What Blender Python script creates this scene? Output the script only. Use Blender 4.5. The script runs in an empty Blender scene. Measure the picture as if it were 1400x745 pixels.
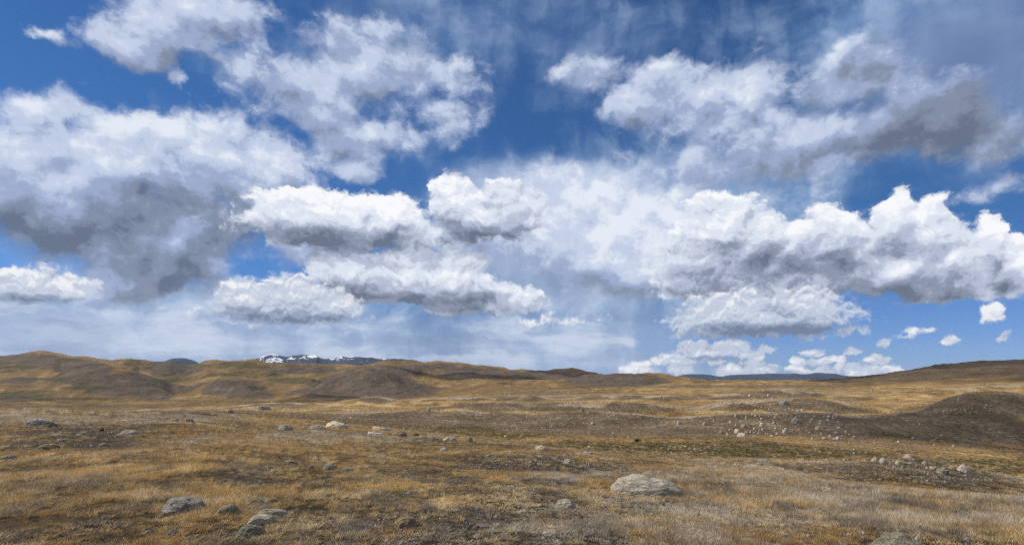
import bpy, math, random, os
import numpy as np
from mathutils import Vector, noise as mnoise

# ------------------------------------------------------------------ camera, light, exposure
F = 834.0            # focal length of the photograph in its own pixels (1400 wide)
CU, HV = 700.0, 515.0  # column of the view axis, row of the horizon
scene = bpy.context.scene
col = scene.collection
cam_d = bpy.data.cameras.new("camera")
cam = bpy.data.objects.new("camera", cam_d); col.objects.link(cam)
cam.location = (0, 0, 0); cam.rotation_euler = (math.pi/2, 0, 0)
cam_d.sensor_width = 36; cam_d.lens = 36*F/1400
cam_d.shift_y = (HV-372.5)/1400
cam_d.clip_start = 0.1; cam_d.clip_end = 120000
scene.camera = cam
scene.view_settings.view_transform = 'Standard'
scene.view_settings.look = 'None'
scene.view_settings.gamma = 1
scene.view_settings.exposure = 0
scene.cycles.use_denoising = False; scene.cycles.denoising_input_passes = 'RGB_ALBEDO_NORMAL'; scene.cycles.denoising_prefilter = 'ACCURATE'
scene.cycles.use_adaptive_sampling = True; scene.cycles.adaptive_threshold = .004; scene.cycles.adaptive_min_samples = 16
scene.cycles.pixel_filter_type = 'BLACKMAN_HARRIS'; scene.cycles.filter_width = 1.15
scene.cycles.max_bounces = 6
scene.cycles.diffuse_bounces = 3
scene.cycles.transparent_max_bounces = 8
scene.cycles.volume_bounces = 0
SUN_EL, SUN_AZ = math.radians(46), math.radians(-78)   # azimuth from +Y, clockwise positive: sun off to the left
SUN = Vector((math.sin(SUN_AZ)*math.cos(SUN_EL), math.cos(SUN_AZ)*math.cos(SUN_EL), math.sin(SUN_EL)))
sd = bpy.data.lights.new("sun", 'SUN'); sd.energy = 4.6; sd.angle = math.radians(0.5); sd.color = (1, .94, .84)
so = bpy.data.objects.new("sun", sd); col.objects.link(so)
so.rotation_euler = SUN.to_track_quat('Z', 'Y').to_euler()

# ------------------------------------------------------------------ world: daylight sky with clouds, all as functions of direction
world = bpy.data.worlds.new("World"); scene.world = world
world.use_nodes = True
NT = world.node_tree
for n in list(NT.nodes): NT.nodes.remove(n)
class E:
    """tiny expression wrapper over shader nodes"""
    def __init__(s, sock): s.s = sock
    def __add__(a, b): return mth('ADD', a, b)
    def __radd__(a, b): return mth('ADD', b, a)
    def __sub__(a, b): return mth('SUBTRACT', a, b)
    def __rsub__(a, b): return mth('SUBTRACT', b, a)
    def __mul__(a, b): return mth('MULTIPLY', a, b)
    def __rmul__(a, b): return mth('MULTIPLY', b, a)
    def __truediv__(a, b): return mth('DIVIDE', a, b)
def put(sock, v):
    if isinstance(v, E): NT.links.new(v.s, sock)
    elif v is not None: sock.default_value = v
def mth(op, a, b=None, c=None, clamp=False):
    n = NT.nodes.new('ShaderNodeMath'); n.operation = op; n.use_clamp = clamp
    put(n.inputs[0], a); put(n.inputs[1], b)
    if c is not None: put(n.inputs[2], c)
    return E(n.outputs[0])
def vec(op, a, b=None, c=None, scale=None):
    n = NT.nodes.new('ShaderNodeVectorMath'); n.operation = op
    put(n.inputs[0], a)
    if b is not None: put(n.inputs[1], b)
    if c is not None: put(n.inputs[2], c)
    if scale is not None: put(n.inputs[3], scale)
    return E(n.outputs['Value'] if op in ('LENGTH', 'DOT_PRODUCT', 'DISTANCE') else n.outputs[0])
def comb(x, y, z):
    n = NT.nodes.new('ShaderNodeCombineXYZ'); put(n.inputs[0], x); put(n.inputs[1], y); put(n.inputs[2], z); return E(n.outputs[0])
def sep(v):
    n = NT.nodes.new('ShaderNodeSeparateXYZ'); put(n.inputs[0], v); return [E(o) for o in n.outputs]
def nz(p, scale, detail=4, rough=.5, lac=2., color=False):
    n = NT.nodes.new('ShaderNodeTexNoise'); n.noise_dimensions = '2D'
    put(n.inputs['Vector'], p); n.inputs['Scale'].default_value = scale; n.inputs['Detail'].default_value = detail
    n.inputs['Roughness'].default_value = rough; n.inputs['Lacunarity'].default_value = lac
    return E(n.outputs['Color' if color else 0])
def vor(p, scale, detail=2, rough=.5, lac=2.2, smooth=.6):
    n = NT.nodes.new('ShaderNodeTexVoronoi'); n.voronoi_dimensions = '2D'; n.feature = 'F1'; n.normalize = True
    put(n.inputs['Vector'], p); n.inputs['Scale'].default_value = scale; n.inputs['Detail'].default_value = detail
    n.inputs['Roughness'].default_value = rough; n.inputs['Lacunarity'].default_value = lac
    return E(n.outputs['Distance'])
def sstep(x, a, b, oa=0., ob=1.):
    n = NT.nodes.new('ShaderNodeMapRange'); n.interpolation_type = 'SMOOTHSTEP'
    put(n.inputs['Value'], x); put(n.inputs[1], a); put(n.inputs[2], b); put(n.inputs[3], oa); put(n.inputs[4], ob)
    return E(n.outputs[0])
def mixc(f, a, b):
    n = NT.nodes.new('ShaderNodeMix'); n.data_type = 'RGBA'; put(n.inputs[0], f)
    for s, v in ((n.inputs[6], a), (n.inputs[7], b)):
        if isinstance(v, E): NT.links.new(v.s, s)
        else: s.default_value = (*v, 1)
    return E(n.outputs[2])
def ramp(f, stops):
    n = NT.nodes.new('ShaderNodeValToRGB'); put(n.inputs[0], f); cr = n.color_ramp; cr.interpolation = 'EASE'
    while len(cr.elements) < len(stops): cr.elements.new(.5)
    for e, (p, c) in zip(cr.elements, stops): e.position = p; e.color = (*c, 1)
    return E(n.outputs[0])
def lin(r, g, b):
    f = lambda c: (c/255/12.92) if c <= 10 else ((c/255+.055)/1.055)**2.4
    return (f(r), f(g), f(b))
tc = NT.nodes.new('ShaderNodeTexCoord'); D = E(tc.outputs['Generated'])
dx, dy, dz = sep(D)
hl = mth('MAXIMUM', mth('SQRT', dx*dx + dy*dy), .02)
X = mth('ARCTAN2', dx, dy)*8.34
Y = dz/hl*8.34
P0 = comb(X, Y, 0.)
def blob_geo(u, v, ru, rv):
    t = (u-CU)/F; c = 1/math.sqrt(1+t*t)
    return math.atan(t)*8.34, (HV-v)/100*c, ru/100*c*c, rv/100*c
def blobs(P, lst, op='MAX', tail=None):
    """lst: (u, v, ru, rv, weight[, base row]) -> field that is weight at the centre and 0 at the ellipse's edge, negative outside"""
    acc = None; xs, ys, _z = sep(P)
    for i_, b in enumerate(lst):
        if i_ and i_ % 6 == 0: P = comb(xs, ys, acc)   # z is ignored below; it only makes the ellipses be worked out in turn
        u, v, ru, rv, w = b[:5]
        x, y, rx, ry = blob_geo(u, v, ru, rv)
        q = vec('MULTIPLY_ADD', P, (1/rx, 1/ry, 0.), (-x/rx, -y/ry, 0.))
        d = mth('MULTIPLY_ADD', vec('LENGTH', q), -w, w)
        if len(b) > 5:                        # flat base
            yb = blob_geo(u, b[5], 1, 1)[1]
            k = 1/max(.05, .16*ry*2)
            d = mth('SMOOTH_MIN', d, mth('MULTIPLY_ADD', ys, k*.5, -yb*k*.5), .15)
        if op == 'SUM': d = mth('MAXIMUM', d, 0.)
        if acc is None: acc = d
        elif op == 'SUM': acc = acc + d
        else: acc = mth('SMOOTH_MAX', acc, d, .22)
    return acc
# --- clear sky
sky = NT.nodes.new('ShaderNodeTexSky'); sky.sky_type = 'NISHITA'; sky.sun_disc = False
sky.sun_elevation = SUN_EL; sky.sun_rotation = SUN_AZ; sky.altitude = 2300; sky.air_density = 1.0; sky.dust_density = .3; sky.ozone_density = 3.0
K = 10.0   # cloud brightness in the sky texture's units (background strength 0.1)
clear = vec('MULTIPLY', E(sky.outputs[0]), mixc(sstep(Y, .0, 2.0), (.40,.56,.98), (.33,.62,.90)))

# --- noises shared by the layers (coordinates stretched sideways: clouds flatten with distance)
wc = vec('SUBTRACT', nz(vec('ADD', P0, (3.1, 7.7, 0.)), .9, 5, .55, color=True), (.5, .5, .5))
def warp(P, amt, sc=None, det=5, seed=0.):
    w = wc if sc is None else vec('SUBTRACT', nz(vec('ADD', P, (seed, seed*2, 0.)), sc, det, .6, color=True), (.5, .5, .5))
    return vec('MULTIPLY_ADD', w, (amt, amt*.8, 0.), P)

def billow(P, sc, seed=0.):
    Q = vec('MULTIPLY_ADD', P, (1., 1.35, 0.), (seed, seed*.7, seed))
    v1 = vor(Q, sc*.5, 5, .6, 2.3)
    n1 = nz(Q, sc*.8, 8, .58)
    return (v1*-1.15 + .47) + (n1-.5)*1.15

def cumulus(P, lst, sc, amp, soft, seed, warp_amt, lsc, emb=1., fr=.6, big=1.):
    """returns alpha, light 0..1 (emboss), field"""
    Pw = warp(P, warp_amt, lsc, 5, seed)
    C = blobs(Pw, lst); Cu = blobs(vec('ADD', Pw, (-.04, .34*big, 0.)), lst)      # how the cloud thins upwards: its bright tops and shaded bases
    B1 = billow(Pw, sc, seed); B2 = billow(vec('ADD', Pw, (-.035*big, .085*big, 0.)), sc, seed)
    F1 = C + B1*amp
    fray = nz(vec('MULTIPLY_ADD', P, (1., 1.5, 0.), (seed*3, 2., 0.)), sc*.7, 9, .66)
    a = mth('MAXIMUM', sstep(F1, 0., soft), sstep(F1 + (fray-.5)*1.6, -.05, .8, 0., fr))
    lit = mth('MULTIPLY_ADD', B1-B2, emb, .45) + mth('MULTIPLY', C-Cu, .42*big)
    return a, lit, F1

# --- layer 1: high veil and rain curtains
streak = nz(vec('MULTIPLY', warp(P0, .5), (2.0, .28, 0.)), 1.6, 5, .55)
veiln = nz(vec('MULTIPLY_ADD', warp(P0, .9), (1., 1.3, 0.), (4., 9., 2.)), 1.1, 7, .58)
veil_l = [(560,60,230,130,.55),(640,20,200,110,.5),(800,60,120,130,.5),(900,70,170,150,.45),(1150,40,220,150,.75),(1330,90,300,200,1.5),(1250,40,260,120,.6),
  (800,330,290,170,1.15),(720,300,200,100,.8),(930,300,230,140,.8),(100,470,330,90,1.5),(380,480,300,80,1.4),(250,430,300,70,.8),(620,480,300,90,1.),(150,520,500,80,1.3),(600,525,420,70,1.2),(900,520,200,50,.8),(720,330,150,120,.9),(850,320,150,110,.8),(830,450,200,110,1.1),(500,440,280,70,.9),
  (200,420,260,80,.9),(600,230,110,110,.45),(760,200,90,120,.2),(1050,290,180,90,.8),(300,60,160,90,.5),(980,250,260,70,.7),(960,420,120,60,.6),(1330,400,120,25,.7)]
veil_f = blobs(warp(P0, .7), veil_l, 'SUM')
veil = sstep(veil_f + (veiln-.5)*1.0 + (streak-.5)*.42, .10, 1.25, 0., .95)
veil_c = mixc(sstep(veiln*.8+streak*.3, .4, .72), tuple(c*K for c in lin(104,140,188)), tuple(c*K for c in lin(168,192,222)))
# brighter low down and in the centre, greyer at top right
br = blobs(P0, [(780,310,280,120,1.1),(700,270,130,80,.7),(600,490,700,60,.45),(60,450,260,70,.7),(300,460,360,60,.6),(800,460,240,60,.5)], 'SUM')
veil_c = mixc(mth('MULTIPLY', br, .75, clamp=True), veil_c, tuple(c*K for c in lin(198,210,232)))
gr = blobs(P0, [(1330,80,300,190,1.3),(440,500,150,22,.9),(620,480,120,40,.5),(480,10,300,60,.8),(800,60,260,120,.8),(760,370,110,60,.6),(600,440,100,60,.3)], 'SUM')
veil_c = mixc(mth('MULTIPLY', gr, .8, clamp=True), veil_c, tuple(c*K for c in lin(108,130,174)))
# long flat bands of cloud low over the hills
bandn = nz(vec('MULTIPLY_ADD', warp(P0, .3), (.6, 2.8, 0.), (2., 6., 0.)), 1.15, 8, .6)
low = blobs(P0, [(60,450,330,75,1.),(330,455,330,65,1.),(620,465,280,55,.9),(840,455,200,70,.8)], 'SUM')
bands = sstep(bandn + (veiln-.5)*.5, .44, .68) * mth('MULTIPLY', low, 1.5, clamp=True)
veil_c = mixc(bands*.7, veil_c, tuple(c*K for c in lin(216,224,238)))
shadeb = sstep(bandn, .47, .33) * mth('MULTIPLY', low, 1.5, clamp=True)
veil_c = mixc(shadeb*.35, veil_c, tuple(c*K for c in lin(120,140,176)))
out = mixc(veil, clear, veil_c)

# --- layer 2: big soft masses
soft_l = [(50,215,120,85,1.),(150,215,150,85,1.),(270,215,140,75,1.),(70,300,160,70,1.),(230,320,170,80,1.1),(360,250,80,70,.9),(380,280,90,55,.9),(180,380,110,45,.9),
  (235,15,105,75,1.1),(190,60,70,35,.8),(300,20,70,50,.6),(233,100,22,18,.7),(322,96,42,34,.6),(300,80,30,15,.5),
  (500,100,110,70,.9),(440,135,85,75,.9),(470,185,80,60,.9),(580,90,100,50,.75),(620,155,45,30,.7),(480,235,45,16,.7),(530,180,40,30,.6),
  (820,105,70,30,.75),(890,130,80,50,.9),(990,150,110,70,1.05),(1070,200,130,70,1.),(1130,120,60,50,.8),(960,230,130,40,.6),(1180,190,60,50,.7),
  (1270,175,120,60,1.),(1350,190,60,40,.7),(1190,95,80,50,.6),(1365,257,50,18,.55),(780,295,150,75,1.1),(880,310,120,75,1.1),(930,290,70,45,.9),(920,370,80,45,.9),(700,300,90,70,.9),(830,360,150,55,.9),(960,330,80,60,.8),(640,350,70,30,.5),(400,330,60,30,.6),(370,205,90,45,.85),(300,395,90,25,.5),(150,165,150,30,.7),(70,50,30,6,.3)]
P2 = warp(P0, .55, 1.5, 6, 2.)
C2 = blobs(P2, soft_l)
def n2(P): return nz(vec('MULTIPLY_ADD', P, (1., 1.2, 0.), (11., 3., 5.)), 1.25, 10, .57)
N2a = n2(warp(P0, .35, 2.4, 4, 5.)); N2b = n2(warp(vec('ADD', P0, (-.06, .2, 0.)), .35, 2.4, 4, 5.))
C2b = blobs(vec('ADD', P2, (0., .25, 0.)), soft_l)
F2s = C2 + (N2a-.5)*1.7
a2 = sstep(F2s, -.12, .40, 0., .96)
lit2 = mth('MULTIPLY_ADD', (N2a-N2b), 1.25, .60) + (C2-C2b)*.22
dark2 = blobs(warp(P0, .5, 1.2, 5, 3.), [(250,300,150,65,1.3),(205,375,90,50,1.5),(60,320,150,45,1.3),(180,330,200,70,.7),(350,310,90,35,.7),(75,230,40,22,.7),
  (1270,178,150,70,2.0),(1340,190,90,50,1.2),(1190,85,70,45,.9),(1340,100,150,80,.8),(1110,140,40,30,.6),(240,75,80,25,.5),(480,60,160,50,.2),(1030,235,150,40,.35),(760,395,130,30,.6),(880,400,90,20,.5)], 'SUM')
bright2 = blobs(warp(P0, .4, 1.4, 4, 8.), [(790,300,200,95,1.6),(900,330,120,80,1.4),(60,190,220,70,1.1),(260,190,220,65,1.),(1000,150,150,70,.8),(220,20,100,55,.7),(500,100,110,60,.6),(380,250,70,40,.7)], 'SUM')
dark2 = dark2/(dark2*.6 + 1.)
mott = nz(warp(P0, .5, 2.), 2.6, 8, .6)-.5          # uneven undersides
s2 = mth('MULTIPLY_ADD', bright2, .24, mth('MULTIPLY_ADD', dark2, -.47, lit2) - .05 + mott*.22, clamp=True)
c2 = ramp(s2, [(0., lin(102,113,134)), (.25, lin(130,142,165)), (.5, lin(158,173,206)), (.75, lin(198,210,233)), (1., lin(232,238,248))])
out = mixc(a2, out, vec('MULTIPLY', c2, (K, K, K)))

# --- layer 3: crisp cumulus
c3_l = [(985,312,62,52,1.,408),(960,340,60,55,.9,408),(1040,325,45,42,.9,408),(1085,335,50,40,.9,408),(1145,322,52,42,1.,408),(1180,350,42,42,.9,405),(1080,380,140,36,1.,412),(980,385,90,34,.9,412),
  (1225,365,60,40,1.,412),(1200,375,50,34,.9,412),(1222,300,36,44,1.,412),(1262,318,52,50,1.,412),(1300,345,50,46,1.,412),(1355,325,22,32,1.,412),(1378,350,28,34,1.,412),(1400,375,40,28,.9,412),(1310,388,105,34,1.,414),
  (440,292,95,36,1.,340),(400,290,60,32,.8,340),(530,295,55,32,1.,340),(460,312,140,30,.9,342),
  (617,272,34,34,1.),(645,292,55,40,1.),(690,290,50,50,.6),(590,320,60,22,.6),
  (480,370,65,36,1.,412),(560,372,60,40,1.,414),(620,380,65,42,1.,418),(560,395,150,28,.9,418),(700,412,50,22,.9,430),(650,418,70,16,.8,430)]
a3, l3, f3 = cumulus(P0, c3_l, 4.2, .62, .21, 1.3, .34, 1.9, .62, .55, 1.)
d3 = blobs(warp(P0, .25, 2.2, 5, 3.), [(1100,358,130,44,1.3),(990,390,120,26,1.3),(1150,395,120,18,1.2),(1300,395,110,24,1.7),(1240,400,60,20,.8),
   (470,328,150,20,1.7),(410,320,80,20,.9),(640,322,60,20,.8),(500,404,130,19,1.7),(450,392,60,16,.7),(650,412,110,15,1.7),(690,425,60,10,1.),(700,330,60,50,.7)], 'SUM')
d3 = d3/(d3*.5 + 1.)
s3 = mth('MULTIPLY_ADD', d3, -.42, mott*.18 +  l3 + (mth('MINIMUM', f3, .8))*-.12 + .16, clamp=True)
c3 = ramp(s3, [(0., lin(106,116,137)), (.25, lin(138,149,170)), (.5, lin(182,191,213)), (.75, lin(222,229,242)), (1., lin(251,252,255))])
out = mixc(a3, out, vec('MULTIPLY', c3, (K, K, K)))

# --- layer 4: small low cumulus towards the horizon
c4_l = [(1000,428,80,34,1.,462),(1090,425,75,34,1.,460),(1040,440,130,26,1.,462),(960,445,50,25,.7,462),
  (340,410,50,30,.9,440),(400,402,60,30,1.,440),(455,418,45,24,.9,440),(390,430,110,18,.8,445),(30,388,70,28,1.,412),(95,392,40,22,.9,410),(0,395,60,25,.9,412),
  (960,480,40,14,.9,492),(1000,474,24,12,.9,488),(1165,453,26,8,.62,459),(1168,479,14,6,.62,483),
  (1252,452,22,7,.6,457),(1238,461,18,5,.45,465),(1296,464,15,6,.55,469),(1373,462,16,6,.55,467),(1358,428,17,14,.9,438),(1375,455,8,5,.4),(1205,470,10,4,.4),(1330,505,8,4,.4),
  (1097,506,30,8,0.95,519),(1153,505,15,10,0.73,519),(1041,505,26,9,0.87,519),(874,505,27,12,0.75,519),(1186,507,19,9,0.74,519),(1095,505,18,8,0.99,519),(871,505,19,10,0.79,519),(1220,508,20,10,0.98,519),(1122,507,23,8,0.81,519),(930,505,22,9,0.8,519),(1168,508,14,13,0.72,519),(999,506,29,13,0.76,519),(1042,505,15,12,0.99,519),(878,506,26,8,0.86,519),(1022,507,14,15,0.71,519),(941,492,11,7,0.98,500),(1200,493,18,8,0.97,500),(965,494,11,10,0.92,500),(1151,493,10,9,0.98,500),(911,493,18,10,0.81,500),(930,493,24,11,0.86,500),(986,493,14,7,0.94,500),(1093,493,17,7,0.92,500),(907,495,18,9,0.71,500),(1131,493,23,8,0.84,500),(1023,491,24,11,0.71,500),(1003,480,10,9,0.98,486),(1032,482,9,6,0.83,486),(931,482,12,6,0.84,486),(1109,480,16,8,0.99,486),(1044,481,15,7,0.79,486),(984,480,9,8,0.95,486),(1011,480,18,8,0.96,486),(944,471,12,8,0.93,474),(999,470,9,6,0.91,474),(983,470,13,8,0.91,474),(952,471,12,6,0.99,474),(957,469,17,4,0.84,474),
  (750,440,60,8,.3)]
a4, l4, f4 = cumulus(P0, c4_l, 8., .72, .34, 4.7, .26, 3.4, .5, .3, .55)
d4 = blobs(warp(P0, .12, 4., 4, 3.), [(1030,452,140,14,1.5),(1110,452,80,12,.8),(1060,420,30,10,.8),(400,436,130,12,1.4),(330,425,60,10,.6),(40,408,100,9,1.2),(970,490,80,5,1.),(1085,485,22,4,.8),(1080,430,35,8,.7)], 'SUM')
s4 = mth('MULTIPLY_ADD', d4, -.4, l4+.1, clamp=True)
c4 = ramp(s4, [(0., lin(112,124,148)), (.3, lin(150,163,188)), (.6, lin(200,209,226)), (.9, lin(250,250,251))])
out = mixc(a4*.95, out, vec('MULTIPLY', c4, (K, K, K)))

# the detailed sky is worked out for the quarter of the sky in front (and faded out well beside it);
# everywhere else a plainer scattering of clouds in one near-white, brightened for more ambient light
def background(c):
    bg = NT.nodes.new('ShaderNodeBackground'); bg.inputs[1].default_value = 0.1
    NT.links.new(c.s, bg.inputs[0]); return bg
rest_n = nz(D, 2.2, 4, .55)
rest = mixc(sstep(rest_n, .38, .6, 0., .92), clear, tuple(c*K for c in lin(226,230,238)))
window = mth('MULTIPLY', sstep(mth('ABSOLUTE', X), 8.6, 9.6, 1., 0.), sstep(Y, 7.6, 9.5, 1., 0.)) * sstep(Y, -.9, -.5)
mx = NT.nodes.new('ShaderNodeMixShader'); NT.links.new(window.s, mx.inputs[0])
NT.links.new(background(rest).outputs[0], mx.inputs[1]); NT.links.new(background(out).outputs[0], mx.inputs[2])
wo = NT.nodes.new('ShaderNodeOutputWorld'); NT.links.new(mx.outputs[0], wo.inputs[0])
world.cycles.sampling_method = 'MANUAL'; world.cycles.sample_map_resolution = 256

# ------------------------------------------------------------------ terrain
# One polar sheet round the viewpoint. Each ring of knots gives, for a set of bearings, how far below (or above) the eye the
# land lies at that distance; between them the land is interpolated.
rng = np.random.default_rng(7)
def prof(*pts):
    a = np.array(pts, float).reshape(-1, 2); return a
# (distance in m as profile over u, row v as profile over u)
RINGS = [
 (prof(0,6.5), prof(0,745)),
 (prof(0,50, 300,48, 500,42, 700,34, 850,28, 950,24, 1050,20, 1200,17, 1400,14),
  prof(-300,561, 0,561, 60,559, 100,562, 170,564, 240,562, 280,565, 340,574, 400,582, 500,590, 600,599, 700,608, 800,618, 850,625, 950,638, 1050,652, 1150,663, 1250,671, 1400,681, 1700,700)),
 (prof(0,62, 300,60, 500,54, 700,44, 850,38, 950,33, 1050,29, 1200,26, 1400,23),
  prof(0,566, 300,573, 400,586, 500,594, 600,603, 700,612, 800,622, 850,629, 950,641, 1050,656, 1150,668, 1250,677, 1400,690, 1700,705)),
 (prof(0,95, 700,85, 950,50, 1050,43, 1400,40), prof(0,566, 300,571, 400,577, 500,588, 700,606, 800,615, 900,628, 1000,638, 1100,652, 1180,661, 1250,667, 1400,677, 1700,690)),
 (prof(0,120, 700,105, 950,62, 1050,54, 1250,51, 1400,52), prof(0,565, 300,568, 400,574, 500,584, 700,603, 800,611, 900,621, 980,629, 1050,630, 1120,631, 1200,628, 1240,627, 1290,632, 1330,641, 1400,656, 1500,672, 1700,680)),
 (prof(0,128, 700,112, 950,70, 1050,62, 1400,60), prof(0,565, 300,569, 400,574, 500,584, 700,603, 800,611, 900,622, 980,630, 1050,633, 1120,638, 1200,642, 1240,643, 1290,645, 1330,650, 1400,661, 1500,674, 1700,684)),
 (prof(0,140, 700,128, 1050,92, 1400,90), prof(0,564, 300,567, 400,572, 500,580, 700,600, 800,607, 900,616, 980,622, 1050,627, 1120,632, 1200,636, 1240,638, 1290,640, 1330,644, 1400,650, 1700,660)),
 (prof(0,170, 700,158, 1050,140, 1400,130), prof(0,563, 300,566, 400,569, 500,575, 600,583, 700,592, 800,597, 900,603, 1000,607, 1100,612, 1200,616, 1300,622, 1400,630, 1700,640)),
 (prof(0,215, 1400,190), prof(0,563, 300,563, 400,565, 500,569, 600,576, 700,583, 800,589, 900,592, 1000,592, 1100,594, 1200,599, 1300,605, 1400,610, 1700,616)),
 (prof(0,232, 1180,232, 1300,260, 1400,262), prof(0,564, 250,564, 300,561, 400,562, 440,563, 520,561, 600,559, 620,557, 680,563, 720,564, 780,561, 830,562, 870,564, 920,570, 960,567, 1005,563, 1060,563, 1130,564, 1160,567, 1200,566, 1250,559, 1275,551, 1300,540, 1335,533, 1370,534, 1400,539, 1450,541, 1700,540)),
 (prof(0,262, 1180,262, 1300,300, 1400,305), prof(0,570, 300,569, 600,568, 700,572, 800,571, 900,577, 1000,574, 1100,573, 1150,575, 1230,572, 1300,558, 1400,553, 1700,552)),
 (prof(0,396), prof(0,568, 300,566, 600,564, 700,567, 800,567, 900,573, 1000,570, 1100,568, 1150,570, 1230,568, 1300,553, 1400,548, 1700,548)),
 (prof(0,432), prof(0,563, 250,561, 300,560, 350,555, 400,556, 460,557, 560,556, 600,555, 640,551, 700,549, 780,549, 850,549, 900,553, 945,557, 980,549, 1000,544, 1060,543, 1100,541, 1150,544, 1190,552, 1220,556, 1260,549, 1300,544, 1340,538, 1400,541, 1700,541)),
 (prof(0,470), prof(0,568, 350,562, 600,561, 700,557, 800,556, 900,559, 1000,552, 1100,551, 1200,559, 1300,549, 1400,546, 1700,546)),
 (prof(0,690), prof(0,565, 350,559, 500,556, 600,555, 700,551, 800,550, 900,549, 950,551, 1000,549, 1100,547, 1200,547, 1300,543, 1400,539, 1700,539)),
 (prof(0,740), prof(0,563, 280,558, 345,551, 380,549, 440,551, 480,545, 515,540, 550,546, 600,544, 680,541, 720,540, 760,544, 800,541, 860,538, 930,540, 980,538, 1020,535, 1065,530, 1110,535, 1140,539, 1200,538, 1250,534, 1300,530, 1340,526, 1400,523, 1700,520)),
 (prof(0,800), prof(0,566, 350,557, 500,551, 600,549, 700,545, 800,545, 1000,542, 1100,542, 1200,542, 1300,534, 1400,528, 1700,524)),
 (prof(0,1190), prof(0,564, 300,557, 420,553, 500,551, 600,546, 700,540, 800,538, 900,534, 1000,531, 1100,531, 1200,532, 1300,526, 1400,521, 1700,514)),
 (prof(0,1290), prof(0,562, 300,555, 420,551, 500,548, 600,542, 680,536, 700,534, 760,532, 830,530, 880,527, 920,523, 940,522, 970,524, 1010,521, 1060,520, 1110,521, 1160,524, 1220,524, 1280,519, 1330,516, 1400,513, 1700,508)),
 (prof(0,1550), prof(0,558, 100,559, 200,559, 300,556, 420,552, 500,549, 600,544, 700,538, 800,536, 900,531, 1000,528, 1150,529, 1300,523, 1400,518, 1700,512)),
 (prof(0,1900), prof(0,545, 60,549, 120,552, 200,552, 300,550, 380,548, 400,546, 430,541, 470,541, 520,545, 600,544, 700,533, 760,530, 850,527, 930,526, 1000,525, 1150,524, 1200,521, 1300,513, 1400,508, 1700,500)),
 (prof(0,2300), prof(-200,530, 0,528, 40,531, 70,520, 95,508, 130,501, 160,505, 190,517, 220,530, 240,542, 265,540, 285,526, 305,519, 330,521, 355,533, 380,541, 410,540, 440,529, 470,517, 508,506, 530,512, 560,527, 590,532, 640,530, 700,525, 760,524, 820,517, 870,513, 905,515, 940,524, 1000,526, 1130,523, 1200,517, 1260,512, 1320,508, 1400,500, 1700,492)),
 (prof(0,2650), prof(-200,520, 0,518, 40,516, 80,512, 130,509, 170,514, 220,520, 260,526, 300,525, 350,528, 400,530, 440,531, 480,520, 508,512, 540,509, 600,519, 660,520, 720,522, 800,521, 880,519, 930,524, 1000,526, 1130,522, 1200,516, 1250,507, 1300,500, 1350,495, 1400,494, 1700,488)),
 (prof(0,3400), prof(-300,488, 0,488, 25,485, 55,483, 80,486, 110,489, 150,492, 175,491, 200,492, 230,493, 245,497, 262,498, 285,492, 310,491, 345,494, 380,498, 410,499, 450,500, 480,502, 505,500, 525,497, 545,497, 575,497, 610,495, 640,498, 680,503, 720,507, 750,507, 775,506, 810,510, 860,514, 900,517, 930,522, 980,526, 1130,524, 1200,519, 1300,505, 1400,500, 1700,495)),
 (prof(0,4600), prof(0,516, 300,518, 400,516, 500,512, 600,512, 700,518, 800,519, 950,526, 1100,526, 1300,515, 1700,512)),
 (prof(0,9000), prof(0,521)),
 (prof(0,16000), prof(0,519)),
 (prof(0,45000), prof(0,516.5)),
]
def psmooth(a, u):
    x = a[:, 0]; y = a[:, 1]
    if len(x) == 1: return np.full_like(u, y[0])
    # monotone-ish cubic (Catmull tangents with limiter), flat beyond the ends
    d = np.diff(y)/np.diff(x); m = np.zeros(len(x)); m[1:-1] = np.where(d[1:]*d[:-1] > 0, 2*d[1:]*d[:-1]/(d[1:]+d[:-1]+1e-12*np.sign(d[1:]+1e-20)), 0)
    uc = np.clip(u, x[0], x[-1]); i = np.clip(np.searchsorted(x, uc)-1, 0, len(x)-2)
    h = x[i+1]-x[i]; t = (uc-x[i])/h
    return (2*t**3-3*t**2+1)*y[i] + (t**3-2*t**2+t)*h*m[i] + (-2*t**3+3*t**2)*y[i+1] + (t**3-t**2)*h*m[i+1]

# value noise / fractal noise in numpy
def vnoise(x, y, seed):
    xi = np.floor(x).astype(np.int64); yi = np.floor(y).astype(np.int64); fx = x-xi; fy = y-yi
    fx = fx*fx*fx*(fx*(fx*6-15)+10); fy = fy*fy*fy*(fy*(fy*6-15)+10)
    def h(a, b):
        n = (a*374761393 + b*668265263 + seed*1274126177) & 0xffffffff
        n = ((n ^ (n >> 13))*1274126177) & 0xffffffff
        return ((n ^ (n >> 16)) & 0xffff)/65535.
    return (h(xi, yi)*(1-fx)+h(xi+1, yi)*fx)*(1-fy) + (h(xi, yi+1)*(1-fx)+h(xi+1, yi+1)*fx)*fy
def fbm(x, y, seed, octv=5, gain=.5):
    s = 0; a = 1; t = 0
    for k in range(octv):
        c, sn = math.cos(k*1.1+.3), math.sin(k*1.1+.3)
        s = s + a*vnoise((x*c-y*sn)*2**k+13.7*k, (x*sn+y*c)*2**k-7.1*k, seed+k); t += a; a *= gain
    return s/t - .5
def ridged(x, y, seed, octv=4):
    s = 0; a = 1; t = 0
    for k in range(octv):
        s = s + a*(1-np.abs(2*vnoise(x*2**k+5.3*k, y*2**k+9.1*k, seed+k)-1)); t += a; a *= .5
    return s/t - .5

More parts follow.
